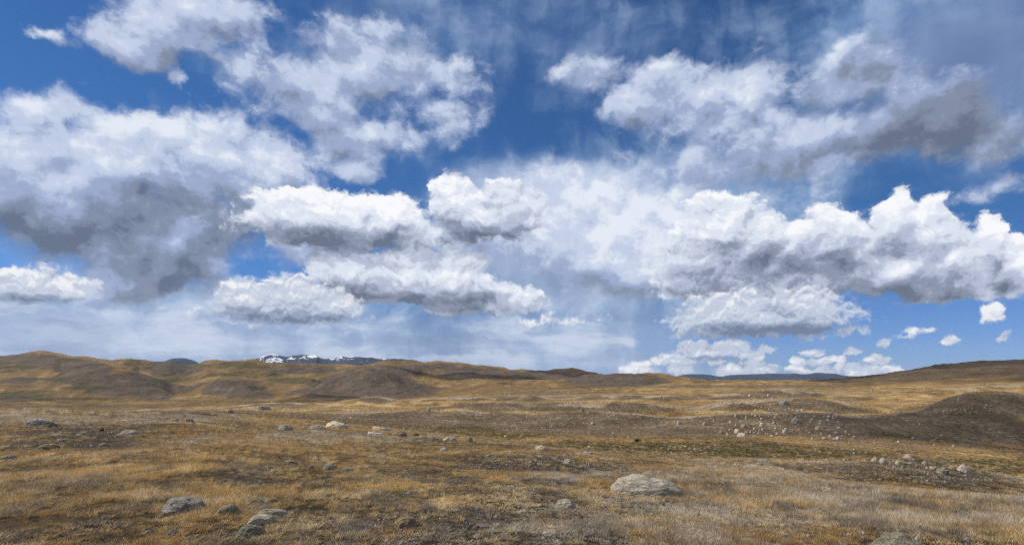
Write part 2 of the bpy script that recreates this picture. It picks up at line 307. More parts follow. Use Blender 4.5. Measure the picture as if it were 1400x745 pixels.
NA_IN, NR = 1150, 860
az_in = np.linspace(-math.radians(50), math.radians(50), NA_IN)
az_out = np.linspace(math.radians(50), math.radians(310), 131)[1:-1]
az = np.concatenate([az_in, az_out])                     # full circle, fine in front
NA = len(az)
# distances: dense where the land is seen at a grazing angle
rr = np.concatenate([[0.6, 1.5, 2.5, 3.4], np.geomspace(4.2, 60, 230), np.geomspace(60, 560, 250)[1:], np.geomspace(560, 4700, 330)[1:], np.geomspace(4700, 50000, 55)[1:]])
NR = len(rr)
azc = (az + math.pi) % (2*math.pi) - math.pi
azk = np.clip(azc, -math.radians(58), math.radians(58))
u_of = CU + F*np.tan(azk)
cosk = np.cos(azk)
def ground_base(u, Yd, cos_):
    """height at plane distance Yd for column u (arrays over columns), vectorised over distances: returns (len(Yd), len(u))"""
    Yk = np.array([psmooth(r[0], u) for r in RINGS])      # (K, NA)
    Vk = np.array([psmooth(r[1], u) for r in RINGS])
    Zk = -Yk*(Vk-HV)/F
    Yk = np.vstack([np.zeros((1, len(u))), Yk]); Zk = np.vstack([np.full((1, len(u)), -1.68), Zk])
    out = np.empty((len(Yd), len(u)))
    for j in range(len(u)): out[:, j] = np.interp(Yd[:, j], Yk[:, j], Zk[:, j])
    return out
Rm, Am = np.meshgrid(rr, az, indexing='ij')
Xg = Rm*np.sin(Am); Yg = Rm*np.cos(Am)
Zg = ground_base(u_of, Rm*cosk[None, :], cosk)
# soften the creases along the distance axis
for _ in range(3):
    Zg[1:-1] = .25*Zg[:-2]+.5*Zg[1:-1]+.25*Zg[2:]
def relief(x, y, R):
    """land relief added on top: hummocks close by, gullies and spurs on the hills"""
    amp_n = np.clip(R/60, 0.05, 1)*np.clip((R-4)/8, 0, 1)
    z = fbm(x/7, y/7, 3, 4)*.16*np.clip((R-4)/6, 0, 1) + fbm(x/1.3, y/1.3, 9, 3)*.05*np.clip(1-R/120, 0, 1)
    m = np.clip((R-60)/100, 0, 1)*np.clip(1-(R-1500)/500, 0, 1)
    z = z + m*(fbm(x/34, y/34, 21, 5, .5)*1.5)*np.clip(R/300, .4, 2.2)
    h = np.clip((R-1400)/500, 0, 1)
    hx = x*.9+y*.25; hy = y*.55
    z = z + h*(ridged(hx/330, hy/330, 41, 5)*42 + ridged(x/105, y/160, 47, 4)*9 + fbm(x/120, y/120, 55, 5)*12)
    return z
REL = relief(Xg, Yg, Rm)
Zg = Zg + REL
# ray marching of columns against the sheet (used to stand things where they belong)
def ground_at(x, y):
    R_ = math.hypot(x, y); a = math.atan2(x, y)
    i = np.searchsorted(rr, R_)-1; i = min(max(i, 0), NR-2); fr = (R_-rr[i])/(rr[i+1]-rr[i])
    j = (a-az_in[0])/(az_in[1]-az_in[0]); j = min(max(j, 0), NA_IN-1.001); j0 = int(j); fj = j-j0
    return float((Zg[i, j0]*(1-fj)+Zg[i, j0+1]*fj)*(1-fr) + (Zg[i+1, j0]*(1-fj)+Zg[i+1, j0+1]*fj)*fr)
TAN = Zg[:, :NA_IN]/(Rm[:, :NA_IN]*np.cos(az_in)[None, :])     # image row of each grid point
VROW = HV - TAN*F
def hit(u, v, rmin=0):
    """first point of the land seen at photograph pixel (u, v)"""
    a = math.atan((u-CU)/F); j = (a-az_in[0])/(az_in[1]-az_in[0]); j0 = int(round(j))
    colv = VROW[:, j0]; i = int(np.argmax((colv <= v) & (rr > rmin)))
    if i == 0 or colv[i] > v: return None
    r0, r1, v0, v1 = rr[i-1], rr[i], colv[i-1], colv[i]
    r = r0 + (r1-r0)*np.clip((v0-v)/max(v0-v1, 1e-6), 0, 1)
    x, y = r*math.sin(a), r*math.cos(a)
    return x, y, ground_at(x, y), r
# occlusion: is a grid vertex the first thing seen (running minimum of rows)
run = np.minimum.accumulate(VROW, axis=0)
VIS = VROW <= run + .8

# ------------------------------------------------------------------ what grows where (cover of the land, per vertex)
uu = np.broadcast_to((CU+F*np.tan(az_in))[None, :], VROW.shape)
def zeros(): return np.zeros((NR, NA))
def ell(cu, cv, ru, rv, r0, r1, soft=1., wob=.5):
    """patch seen round (cu, cv), between distances r0 and r1, with a wandering edge"""
    o = zeros(); i0, i1 = np.searchsorted(rr, r0), np.searchsorted(rr, r1)
    sc = max(.6, .09*(r0+r1)/2)
    U = uu[i0:i1]; V = VROW[i0:i1]
    d = np.sqrt(((U-cu)/ru)**2 + ((V-cv)/rv)**2); k = d < 1+wob*1.3
    x = Xg[i0:i1, :NA_IN][k]; y = Yg[i0:i1, :NA_IN][k]
    m = np.zeros_like(d); m[k] = np.clip((1-d[k]-fbm(x/sc, y/sc/1.6, int(cu+cv) % 97, 5, .65)*wob*2.6)/(.5*soft)+.5, 0, 1)
    o[i0:i1, :NA_IN] = m; return o
x_, y_ = Xg, Yg
R_ = Rm
# 1 = stony brown ground (thin grass), 2 = green, 3 = pale straw, 4 = purple-brown scree on the hills
big = fbm(x_/300, y_/300, 5, 5); mid_ = fbm(x_/40, y_/40, 6, 5, .6); small = fbm(x_/9, y_/9, 8, 5, .6)
gold = np.clip(.5 + small*1.6*np.clip(1.5-R_/200, 0, 1) + mid_*1.3 + big*.8, 0, 1)
stone = zeros(); green = zeros(); scree = zeros(); pale = zeros()
def mx(a, b): np.maximum(a, b, out=a)
fg = (R_ < 60)
# foreground: thin stony cover in the middle and to the right
n3 = fbm(x_/3.2, y_/2.2, 15, 5, .6)
for e in [(900,700,230,30,1.2),(640,690,160,45,.8),(1150,712,280,24,1.1),(720,640,180,14,.7),(600,730,420,24,.8),(150,730,200,16,.6),(380,690,60,14,.6),(560,648,120,12,.7),(110,600,110,24,.7),(450,655,130,16,.6),(560,720,260,30,.5),(300,715,90,20,.4),(700,628,100,8,.6),(1330,735,160,18,.7),(240,568,60,6,.7)]:
    mx(stone, ell(e[0], e[1], e[2], e[3], 3, 60, 1.5, .7)*e[4])
mx(pale, ell(1230,678,340,22,5,40,1.2,.3)*1.2); mx(pale, ell(1340,700,220,34,5,40,1.2,.4)*1.1); mx(pale, ell(1080,715,330,34,4,60,1.4,.6)*.55); mx(pale, ell(980,650,160,14,5,60,1.4,.4)*.8); mx(pale, ell(900,655,200,16,5,60,1.4,.5)*.5); mx(pale, ell(80,572,260,9,5,70,1.4,.5)*.8)
mx(pale, ell(420,600,150,10,5,70,1.4,.6)*.6)
# middle ground: brown stony slopes
for e in [(800,580,420,15,1.,120,340),(600,570,300,9,1.,120,340),(1000,580,260,18,1.,120,340),(1260,585,260,30,.68,120,330),(1330,560,120,26,.72,120,330),(1100,553,140,11,1.,330,480),
          (820,556,260,6,.9,330,480),(1280,645,130,15,1.,35,90),(1120,640,80,6,.6,35,90),(1230,640,110,10,1.,35,90),(700,556,140,5,.9,330,480),(514,545,32,6,.9,500,800),(900,543,200,4,.7,500,900),(700,545,160,3,.7,480,900),
          (1060,537,70,5,.9,500,900),(1000,528,200,3,.6,900,1500),(760,537,90,3,.6,900,1500),(1330,545,100,10,1.,330,480),(560,555,120,3,.6,330,500),(380,555,50,3,.8,300,900),(310,563,60,3,.9,100,900)]:
    mx(stone, ell(e[0], e[1], e[2], e[3], e[5], e[6], 1.2, .45)*e[4])
for e in [(930,612,170,7,1.),(1060,620,120,5,1.),(780,607,60,4,.9),(1180,618,70,5,.8),(1330,632,120,6,.9),(1390,640,60,8,1.),(640,588,45,5,.8),(700,596,60,4,.8),(1000,606,60,3,.7),(960,598,80,3,.4),(840,588,40,3,.4),(1250,604,100,4,.3)]:
    mx(green, ell(e[0], e[1], e[2], e[3], 60, 260, 1.2, .55)*e[4])
# straw-pale rims where the ground breaks over a crest
def rim(k, w, amt, off=0.):
    Yc = psmooth(RINGS[k][0], u_of); d = (Rm*cosk[None, :] - Yc[None, :] - off)/w
    mx(pale, np.exp(-(d+fbm(x_/20, y_/20, 31+k, 3)*1.6)**2)*amt*np.clip(.7+fbm(x_/25, y_/25, 33+k, 3)*2.2, 0, 1.2))
for k_, r_ in enumerate(RINGS):
    c_ = r_[0][0, 1]
    if c_ == 120: rim(k_, 1.6, 1.0, 0.)
    if c_ == 232: rim(k_, 5, 1.2, -1.)
    if c_ == 432: rim(k_, 9, 1.2, -2.)
    if c_ == 740: rim(k_, 16, .9, -4.)
# hills: scree faces and green gullies
for e in [(160,525,85,20),(205,540,40,10),(120,515,40,14),(55,494,60,12),(110,500,40,10),(235,505,45,12),(315,530,38,12),(345,540,40,7),(500,522,75,18),(470,538,60,9),(560,535,50,9),(30,520,30,5),(30,545,40,5),
          (430,506,60,5),(640,510,50,8),(560,504,60,7),(690,512,30,6),(760,514,50,8),(850,518,70,8),(740,509,30,3),(610,500,40,4)]:
    mx(scree, ell(e[0], e[1], e[2], e[3], 1650, 4600, 1.1, .75))
for e in [(25,540,45,6),(60,546,30,4),(90,492,26,4),(78,500,5,10),(180,497,14,6),(186,507,6,8),(15,508,22,4),(50,518,34,3),(120,530,40,3),(280,500,30,5),(340,502,40,5),(370,512,24,4),(400,520,30,4),(330,497,30,3),
          (230,520,30,4),(350,530,20,3),(570,510,8,8),(650,505,40,2),(725,515,12,5),(60,535,60,3),(110,545,60,2.5),(300,512,36,3),(430,528,10,5),(20,502,40,2.5)]:
    mx(green, ell(e[0], e[1], e[2]*.8, e[3]*.8, 1650, 4600, 1.6, 1.1)*.8)
hh = slice(int(np.searchsorted(rr, 1650)), int(np.searchsorted(rr, 4600)))
gul = np.clip(-ridged((Xg[hh]*.9+Yg[hh]*.25)/330, Yg[hh]*.55/330, 41, 5)*7-.25, 0, 1)      # greener, darker gully floors
green[hh] = np.maximum(green[hh], gul*.6*(1-scree[hh]*.6))
right_hill = np.zeros((NR, NA)); right_hill[:, :NA_IN] = np.clip((uu-1080)/60, 0, 1)*(R_[:, :NA_IN] > 1650)
stone = np.maximum(stone, right_hill*.8)
stone = np.clip(stone, 0, 1)*(1-green)

stone_arr = stone
near_dark = np.clip((70-Rm)/25, 0, 1)      # ground colour darkened close to the viewpoint
# four sheets sharing their border rings: ground close by, hills, far plain
def sheet(name, i0, i1):
    me = bpy.data.meshes.new(name)
    n = i1-i0+1
    V = np.stack([Xg[i0:i1+1], Yg[i0:i1+1], Zg[i0:i1+1]], -1).reshape(-1, 3).astype(np.float32)
    ii, jj = np.meshgrid(np.arange(n-1), np.arange(NA), indexing='ij'); j2 = (jj+1) % NA
    Q = np.stack([ii*NA+jj, ii*NA+j2, (ii+1)*NA+j2, (ii+1)*NA+jj], -1).reshape(-1, 4).astype(np.int32)[:, ::-1]
    extra = []
    if i0 == 0:                                          # close the hole under the viewpoint
        V = np.vstack([V, [[0, 0, float(Zg[0].mean())]]]).astype(np.float32)
    nq = len(Q)
    tri = np.array([[len(V)-1, (k+1) % NA, k] for k in range(NA)], np.int32) if i0 == 0 else np.zeros((0, 3), np.int32)
    loops = np.concatenate([Q.ravel(), tri.ravel()])
    starts = np.concatenate([np.arange(nq)*4, nq*4+np.arange(len(tri))*3]).astype(np.int32)
    me.vertices.add(len(V)); me.vertices.foreach_set('co', V.ravel())
    me.loops.add(len(loops)); me.loops.foreach_set('vertex_index', loops.astype(np.int32))
    me.polygons.add(len(starts)); me.polygons.foreach_set('loop_start', starts)
    me.update(calc_edges=True)
    me.polygons.foreach_set('use_smooth', np.ones(len(starts), bool))
    for nm, arr in (('gold', gold), ('stone', stone), ('green', green), ('scree', scree), ('pale', pale), ('near_dark', near_dark)):
        at = me.attributes.new(nm, 'FLOAT', 'POINT'); a = arr[i0:i1+1].ravel().astype(np.float32)
        if len(V) > len(a): a = np.append(a, a[:1])
        at.data.foreach_set('value', a)
    me.update(); me.validate()
    # normals up
    o = bpy.data.objects.new(name, me); col.objects.link(o); o['kind'] = 'structure'
    return o
i_a = int(np.searchsorted(rr, 1450)); i_b = int(np.searchsorted(rr, 4700))
ground = sheet('ground', 0, i_a); hills = sheet('hills', i_a, i_b); plain = sheet('far_plain', i_b, NR-1)

# ------------------------------------------------------------------ materials
def new_mat(name):
    global NT
    m = bpy.data.materials.new(name); m.use_nodes = True; NT = m.node_tree
    for n in list(NT.nodes): NT.nodes.remove(n)
    return m
def nz3(p, scale, detail=4, rough=.5, color=False, lac=2.):
    e = nz(p, scale, detail, rough, lac, color); n = NT.nodes[-1]
    n.noise_dimensions = '3D'; return e
def vor3(p, scale, detail=0, rough=.5, color=False):
    n = NT.nodes.new('ShaderNodeTexVoronoi'); n.voronoi_dimensions = '3D'
    put(n.inputs['Vector'], p); n.inputs['Scale'].default_value = scale; n.inputs['Detail'].default_value = detail
    return E(n.outputs['Color' if color else 'Distance'])
def attr(name, typ='GEOMETRY'):
    n = NT.nodes.new('ShaderNodeAttribute'); n.attribute_name = name; n.attribute_type = typ
    return E(n.outputs['Fac'])
def world_pos():
    n = NT.nodes.new('ShaderNodeNewGeometry'); return E(n.outputs['Position'])
def finish(colr, rough=.95, bump=None, bstr=.5, bdist=.1, spec=.15, extra=None):
    b = NT.nodes.new('ShaderNodeBsdfPrincipled'); put(b.inputs['Base Color'], colr if isinstance(colr, E) else (*colr, 1))
    put(b.inputs['Roughness'], rough); b.inputs['Specular IOR Level'].default_value = spec
    if bump is not None:
        bn = NT.nodes.new('ShaderNodeBump'); put(bn.inputs['Strength'], bstr); put(bn.inputs['Distance'], bdist); put(bn.inputs['Height'], bump)
        NT.links.new(bn.outputs[0], b.inputs['Normal'])
    o = NT.nodes.new('ShaderNodeOutputMaterial'); NT.links.new((extra(b) if extra else b).outputs[0], o.inputs[0])
    return b
GOLD = [(.0,(.05,.034,.018)),(.35,(.15,.094,.038)),(.62,(.33,.21,.08)),(1.,(.56,.41,.20))]
m_ground = new_mat('dry_steppe')
Pw = world_pos()
pxyz = sep(Pw); flat = comb(pxyz[0], pxyz[1], 0.)
clump = nz3(flat, 3.2, 8, .72); tuft = nz3(flat, .55, 9, .68); broad = nz3(flat, .06, 8, .62); far_n = nz3(flat, .008, 9, .62)
g = attr('gold')*.34 + (clump-.5)*1.6 + (tuft-.5)*2.2 + (broad-.5)*1.6 + (far_n-.5)*.8 + .30
c_gold = ramp(g, GOLD)
st = (clump-.5)*2.0 + (tuft-.5)*2.4 + (broad-.5)*1.6 + .47
c_stone = ramp(st, [(0., (.045,.032,.02)), (.4, (.11,.08,.05)), (.7, (.19,.138,.084)), (1., (.36,.29,.20))])
c_green = ramp(st, [(0., (.022,.022,.008)), (.5, (.062,.06,.018)), (1., (.16,.13,.045))])
c_pale = ramp(st, [(0., (.10,.07,.045)), (.5, (.30,.225,.145)), (1., (.52,.42,.30))])
def edge(a, k=.9): return sstep(a + (tuft-.5)*k + (broad-.5)*k*.8, .3, .7)
c_stone = vec('SCALE', c_stone, None, scale=1.-attr('near_dark')*.55)
c_gold = vec('SCALE', c_gold, None, scale=1.-attr('near_dark')*.35)
c = mixc(edge(attr('stone'), 1.2), c_gold, c_stone)
c = mixc(edge(attr('pale')), c, c_pale)
c = mixc(edge(attr('green'), 1.), c, c_green)
finish(c, .95, (clump*.6 + tuft*1.4), 1., .35)
m_hills = new_mat('hillside_turf')
Pw = world_pos()
tuft = nz3(Pw, .028, 10, .68); broad = nz3(Pw, .004, 8, .6)
stretch = nz3(vec('MULTIPLY', Pw, (1., .35, 3.)), .012, 8, .6)
c_g = ramp(attr('gold')*.35+(tuft-.5)*1.1+(broad-.5)*1.4+(stretch-.5)*.8+.30, [(0., (.085,.056,.026)), (.45, (.185,.118,.050)), (.8, (.30,.20,.086)), (1., (.40,.29,.15))])
c_s = ramp((tuft-.5)*1.4+(stretch-.5)*1.4+.45, [(0., (.058,.042,.031)), (.5, (.112,.082,.058)), (1., (.21,.155,.11))])
c_st = ramp((tuft-.5)*1.4+(stretch-.5)*1.6+.45, [(0., (.045,.032,.02)), (.5, (.11,.078,.045)), (1., (.22,.16,.09))])
c_gr = ramp((tuft-.5)*1.2+.45, [(0., (.028,.028,.012)), (.6, (.065,.06,.024)), (1., (.12,.10,.04))])
c = mixc(sstep(attr('stone')+(broad-.5)*.8, .3, .7), c_g, c_st)
c = mixc(sstep(attr('scree')+(tuft-.5)*1.1+(broad-.5)*.5+(stretch-.5)*.6, .34, .72), c, c_s)
c = mixc(sstep(attr('green')+(tuft-.5)*1.4+(stretch-.5)*.8, .35, .8, 0., .8), c, c_gr)
finish(c, .95, tuft*1.2 + stretch, 1., 14.)
ground.data.materials.append(m_ground); hills.data.materials.append(m_hills); plain.data.materials.append(m_hills)

# ------------------------------------------------------------------ far mountains with old snow
def mountain(name, pts, dist, u0, u1, seed):
    na = int((u1-u0)*1.6); nr = 46
    us = np.linspace(u0, u1, na); t = (us-CU)/F; a = np.arctan(t); ca = np.cos(a)
    top = (HV+2.6-psmooth(prof(*pts), us))/F                   # tangent of the skyline
    dep = np.linspace(-1, 1, nr)
    V = np.zeros((nr, na, 3))
    for i, d in enumerate(dep):
        Yd = dist + d*dist*.13
        x = Yd*t; y = np.full(na, Yd)
        h = top*dist + 60
        cs = max(0, 1-abs(d))
        rdg = ridged(x/900+seed, y/1400, seed, 5)
        z = -60 + h*(cs**.8)*(1+ (rdg*.75)*(1-cs**3)) + (fbm(x/260, y/260, seed+9, 4)*.12*h)*min(1, cs*3)
        V[i] = np.stack([x, y, z], -1)
    me = bpy.data.meshes.new(name)
    ii, jj = np.meshgrid(np.arange(nr-1), np.arange(na-1), indexing='ij')
    Q = np.stack([ii*na+jj, ii*na+jj+1, (ii+1)*na+jj+1, (ii+1)*na+jj], -1).reshape(-1, 4)
    me.from_pydata(V.reshape(-1, 3).tolist(), [], Q.tolist()); me.polygons.foreach_set('use_smooth', np.ones(len(Q), bool)); me.update()
    o = bpy.data.objects.new(name, me); col.objects.link(o); o['kind'] = 'structure'
    return o
m_mount = new_mat('haze_blue_mountain_rock')
Pw = world_pos(); pz = sep(Pw)[2]
geo = NT.nodes.new('ShaderNodeNewGeometry'); nzz = sep(E(geo.outputs['Normal']))[2]
n1 = nz3(vec('MULTIPLY', Pw, (1., .5, 2.2)), .0022, 8, .68); n2_ = nz3(Pw, .006, 6, .6)
rock = ramp((n1-.5)*1.5+.5, [(0., (.010,.018,.040)), (.5, (.030,.042,.072)), (1., (.08,.09,.12))])  # blue of the distant air painted into the rock colour
snow = sstep((n1-.5)*5. + (n2_-.5)*2.5 + mth('MULTIPLY_ADD', pz, .004, -1.12) , .46, .62)
finish(mixc(snow, rock, (.70, .73, .79)), .9)
m_bare = new_mat('haze_blue_snowless_rock'); finish((.022, .034, .062), .95)  # snowless range, its flat colour also carries the blue of distance haze
for nm, pts, dist, u0, u1, sd_ in [
    ('mountain_range', (300,512, 338,497, 352,492, 362,488, 372,486, 384,489, 394,491, 404,489, 414,488, 432,488, 438,491, 448,492, 458,491, 470,489, 478,489, 490,490, 500,492, 530,493, 556,494, 572,496, 600,500, 640,510), 11500, 300, 640, 3),
    ('mountain_range', (205,512, 226,496, 236,493, 246,492, 256,494, 268,497, 285,510), 12500, 200, 290, 8),
    ('mountain_range', (900,523, 925,517, 940,514, 960,514, 972,515, 985,517, 1000,515, 1030,514, 1060,513, 1085,513, 1100,514, 1118,512, 1140,513, 1156,516, 1180,517, 1215,519), 13500, 890, 1220, 5)]:
    o = mountain(nm, pts, dist, u0, u1, sd_); o.data.materials.append(m_bare if sd_ == 8 else m_mount)

# ------------------------------------------------------------------ clouds overhead and to the left, out of the picture, placed for the shade they cast on the land
m_cloud = new_mat('cloud_white')
def thin(b):
    t = NT.nodes.new('ShaderNodeBsdfTransparent'); m = NT.nodes.new('ShaderNodeMixShader'); m.inputs[0].default_value = .65
    NT.links.new(b.outputs[0], m.inputs[1]); NT.links.new(t.outputs[0], m.inputs[2]); return m
finish((.9, .9, .9), 1., extra=thin)   # mostly transparent, to soften the shade on the land
def cloud_over(u, Yd, ru_m, ry_m, alt, seed, label, rot=0.):
    """cumulus whose shadow centre falls on the land seen at column u, plane distance Yd"""
    x = Yd*(u-CU)/F; g0 = ground_at(x, Yd) if math.hypot(x, Yd) < 4500 else 0
    k = (alt-g0)/SUN.z; c = Vector((x, Yd, g0)) + SUN*k
    import bmesh
    bm = bmesh.new(); bmesh.ops.create_icosphere(bm, subdivisions=6, radius=1)
    cr, sr = math.cos(rot), math.sin(rot)
    for v in bm.verts:
        p = v.co.copy(); n_ = mnoise.fractal(p*1.3+Vector((seed, 0, 0)), 1., 2., 5)*.55 + mnoise.fractal(p*4+Vector((0, seed, 0)), .9, 2.1, 5)*.22
        q = p*(1+n_); zz = q.z*.28 if q.z > 0 else q.z*.08
        X_, Y_ = q.x*ru_m, q.y*ry_m
        v.co = Vector((X_*cr-Y_*sr, X_*sr+Y_*cr, zz*min(ru_m, ry_m)))
    me = bpy.data.meshes.new('cloud'); bm.to_mesh(me); bm.free(); me.polygons.foreach_set('use_smooth', [True]*len(me.polygons))
    me.materials.append(m_cloud)
    o = bpy.data.objects.new('cloud', me); col.objects.link(o); o.location = c; o['kind'] = 'structure'; o['label'] = label; o['category'] = 'cloud'
    return o
cloud_over(1345, 255, 92, 110, 1500, 1.3, 'unseen cloud whose shade darkens the stony bowl on the right')
cloud_over(1330, 2700, 1000, 520, 2600, 5.1, 'unseen cloud whose shade darkens the long hill at the right edge')
cloud_over(890, 3000, 430, 420, 3000, 7.7, 'unseen cloud whose shade darkens the end of the central hills')
cloud_over(640, 2750, 300, 130, 3000, 9.2, 'unseen cloud whose shade crosses the central hillside', -.2)
cloud_over(420, 1720, 130, 120, 1700, 3.9, 'unseen cloud whose shade falls on the low knoll before the hills')

# ------------------------------------------------------------------ stones
import bmesh
m_rock = new_mat('lichened_granite')
ti = NT.nodes.new('ShaderNodeTexCoord'); Po = E(ti.outputs['Object'])
oi = NT.nodes.new('ShaderNodeObjectInfo'); tone = E(oi.outputs['Color']); rnd = E(oi.outputs['Random'])
Pr = vec('ADD', vec('SCALE', Po, None, scale=1.), comb(rnd*37., rnd*11., 0.))
ra = nz3(Pr, 1.6, 8, .7); rb = nz3(Pr, 7., 6, .7); rc = vor3(Pr, 5., 2, .7); rd = nz3(vec('ADD', Pr, (9., 4., 1.)), 3.1, 8, .75)
val = ramp((ra-.5)*1.3+(rb-.5)*1.2+.5, [(0., (.30,.30,.30)), (.35, (.62,.61,.60)), (.7, (1.,.98,.95)), (1., (1.35,1.3,1.22))])
base = vec('MULTIPLY', tone, val)
base = mixc(sstep(rd, .58, .66, 0., .75), base, (.075,.075,.07))           # dark lichen
base = mixc(sstep(nz3(vec('ADD', Pr, (2., 8., 5.)), 6.5, 5, .7), .63, .68, 0., .8), base, (.38,.17,.045))   # rusty lichen
base = mixc(sstep(nz3(vec('ADD', Pr, (5., 1., 7.)), 4.2, 6, .7), .57, .66, 0., .6), base, (.34,.35,.22))   # pale green lichen
gr_ = nz3(Pr, 34., 4, .7)
base = vec('SCALE', base, None, scale=mth('MULTIPLY_ADD', gr_-.5, 2.6, 1.02, ))
base = mixc(sstep(nz3(vec('ADD', Pr, (3., 3., 9.)), 2.3, 4, .6)+(gr_-.5)*.8, .6, .68, 0., .35), base, (.42, .27, .21))   # pinkish feldspar
finish(base, .9, gr_*.25 + ra*1. + rb*.5 + rc*-.35, .8, .12)

def rock_mesh(seed, sub, shape='round', sx=1., sy=1., sz=1.):
    """unit stone: base near z=0 sunk a little, x from -.5 to .5"""
    bm = bmesh.new(); bmesh.ops.create_icosphere(bm, subdivisions=sub, radius=1)
    r = random.Random(seed); off = Vector((seed*3.17, seed*1.3, 0))
    planes = [(Vector((r.gauss(0, 1), r.gauss(0, 1), r.gauss(.25, .8))).normalized(), r.uniform(.62, .95)) for _ in range(11)]
    for v in bm.verts:
        p = v.co.copy()
        for n_, d_ in planes:                                  # split faces
            e = p.dot(n_)-d_
            if e > 0: p = p - n_*e*(.7 if shape in ('slab', 'peak') else .0 if shape == 'twin' else .4)
        if shape == 'twin':
            p.z = math.copysign(abs(p.z)**.8, p.z); p.z *= 1 - .15*math.exp(-((p.x-.10+p.y*.15)/.12)**2); p.z *= 1.06 - .06*math.tanh(p.x*5)
        if shape == 'slab': p.z = min(p.z, .45)
        if shape == 'peak': k_ = max(0, p.z); p.x = p.x*(1-.3*k_)+.12*k_; p.y *= 1-.3*k_; p.z *= 1.1
        if shape == 'hump': p.z *= 1 - .35*max(0, p.x)
        n1_ = mnoise.fractal(p*1.1+off, 1., 2., 3)*(.16 if shape != 'twin' else .07); n2__ = mnoise.fractal(p*4+off, .8, 2.1, 4)*.055 if sub > 3 else 0
        p = p*(1+n1_+n2__)
        if p.z < -.35: p.z = -.35
        v.co = p
    xs = [v.co.x for v in bm.verts]; ys = [v.co.y for v in bm.verts]; zm = max(v.co.z for v in bm.verts)
    wx = max(xs)-min(xs); cx = (max(xs)+min(xs))/2; wy = max(ys)-min(ys); cy = (max(ys)+min(ys))/2
    for v in bm.verts: v.co = Vector(((v.co.x-cx)/wx*sx, (v.co.y-cy)/wy*sy, v.co.z/zm*sz))
    me = bpy.data.meshes.new('stone'); bm.to_mesh(me); bm.free()
    me.polygons.foreach_set('use_smooth', [True]*len(me.polygons)); me.materials.append(m_rock)
    return me
TONES = dict(grey=(.40,.37,.32), pale=(.55,.50,.41), cream=(.58,.49,.36), pink=(.42,.30,.25), dark=(.12,.105,.09), tan=(.33,.255,.16), blue=(.34,.335,.33), white=(.60,.57,.52), green=(.31,.30,.22), rust=(.16,.07,.04), buff=(.44,.385,.30))
lib = {}
def shared_mesh(shape, k):
    key = (shape, k)
    if key not in lib: lib[key] = rock_mesh(100+k*7+len(shape), 3, shape)
    return lib[key]
placed = []
def stone(u, vb, w, h, tone='grey', shape='round', label=None, cat='stone', name='stone', group=None, seed=None, depth=.75, rot=0., tilt=0., rmin=0, own=False):
    """u = centre column, vb = row of the base, w/h = width and height in the photograph"""
    p = hit(u, vb, rmin)
    if p is None: return None
    x, y, z, R_ = p
    m = y/F
    W, H = w*m, h*m*.98
    k = len(placed) if seed is None else seed
    if own: me = rock_mesh(k*5+1, 5, shape)
    else: me = shared_mesh(shape, k % 5)
    o = bpy.data.objects.new(name, me); col.objects.link(o)
    o.location = (x, y + W*depth*.35, 0)
    o.location.z = min(ground_at(x, y), ground_at(x, y + W*depth*.5)) - .02*H
    o.scale = (W, W*depth, H); o.rotation_euler = (0, tilt, math.atan2(-x, y) + rot)
    t = TONES[tone]; r = random.Random(k*13+5); f = r.uniform(.85, 1.15)
    o.color = (t[0]*f, t[1]*f*r.uniform(.97, 1.03), t[2]*f*r.uniform(.94, 1.06), 1)
    o['label'] = label; o['category'] = cat
    if group: o['group'] = group
    placed.append((o.location.x, o.location.y, W)); return o

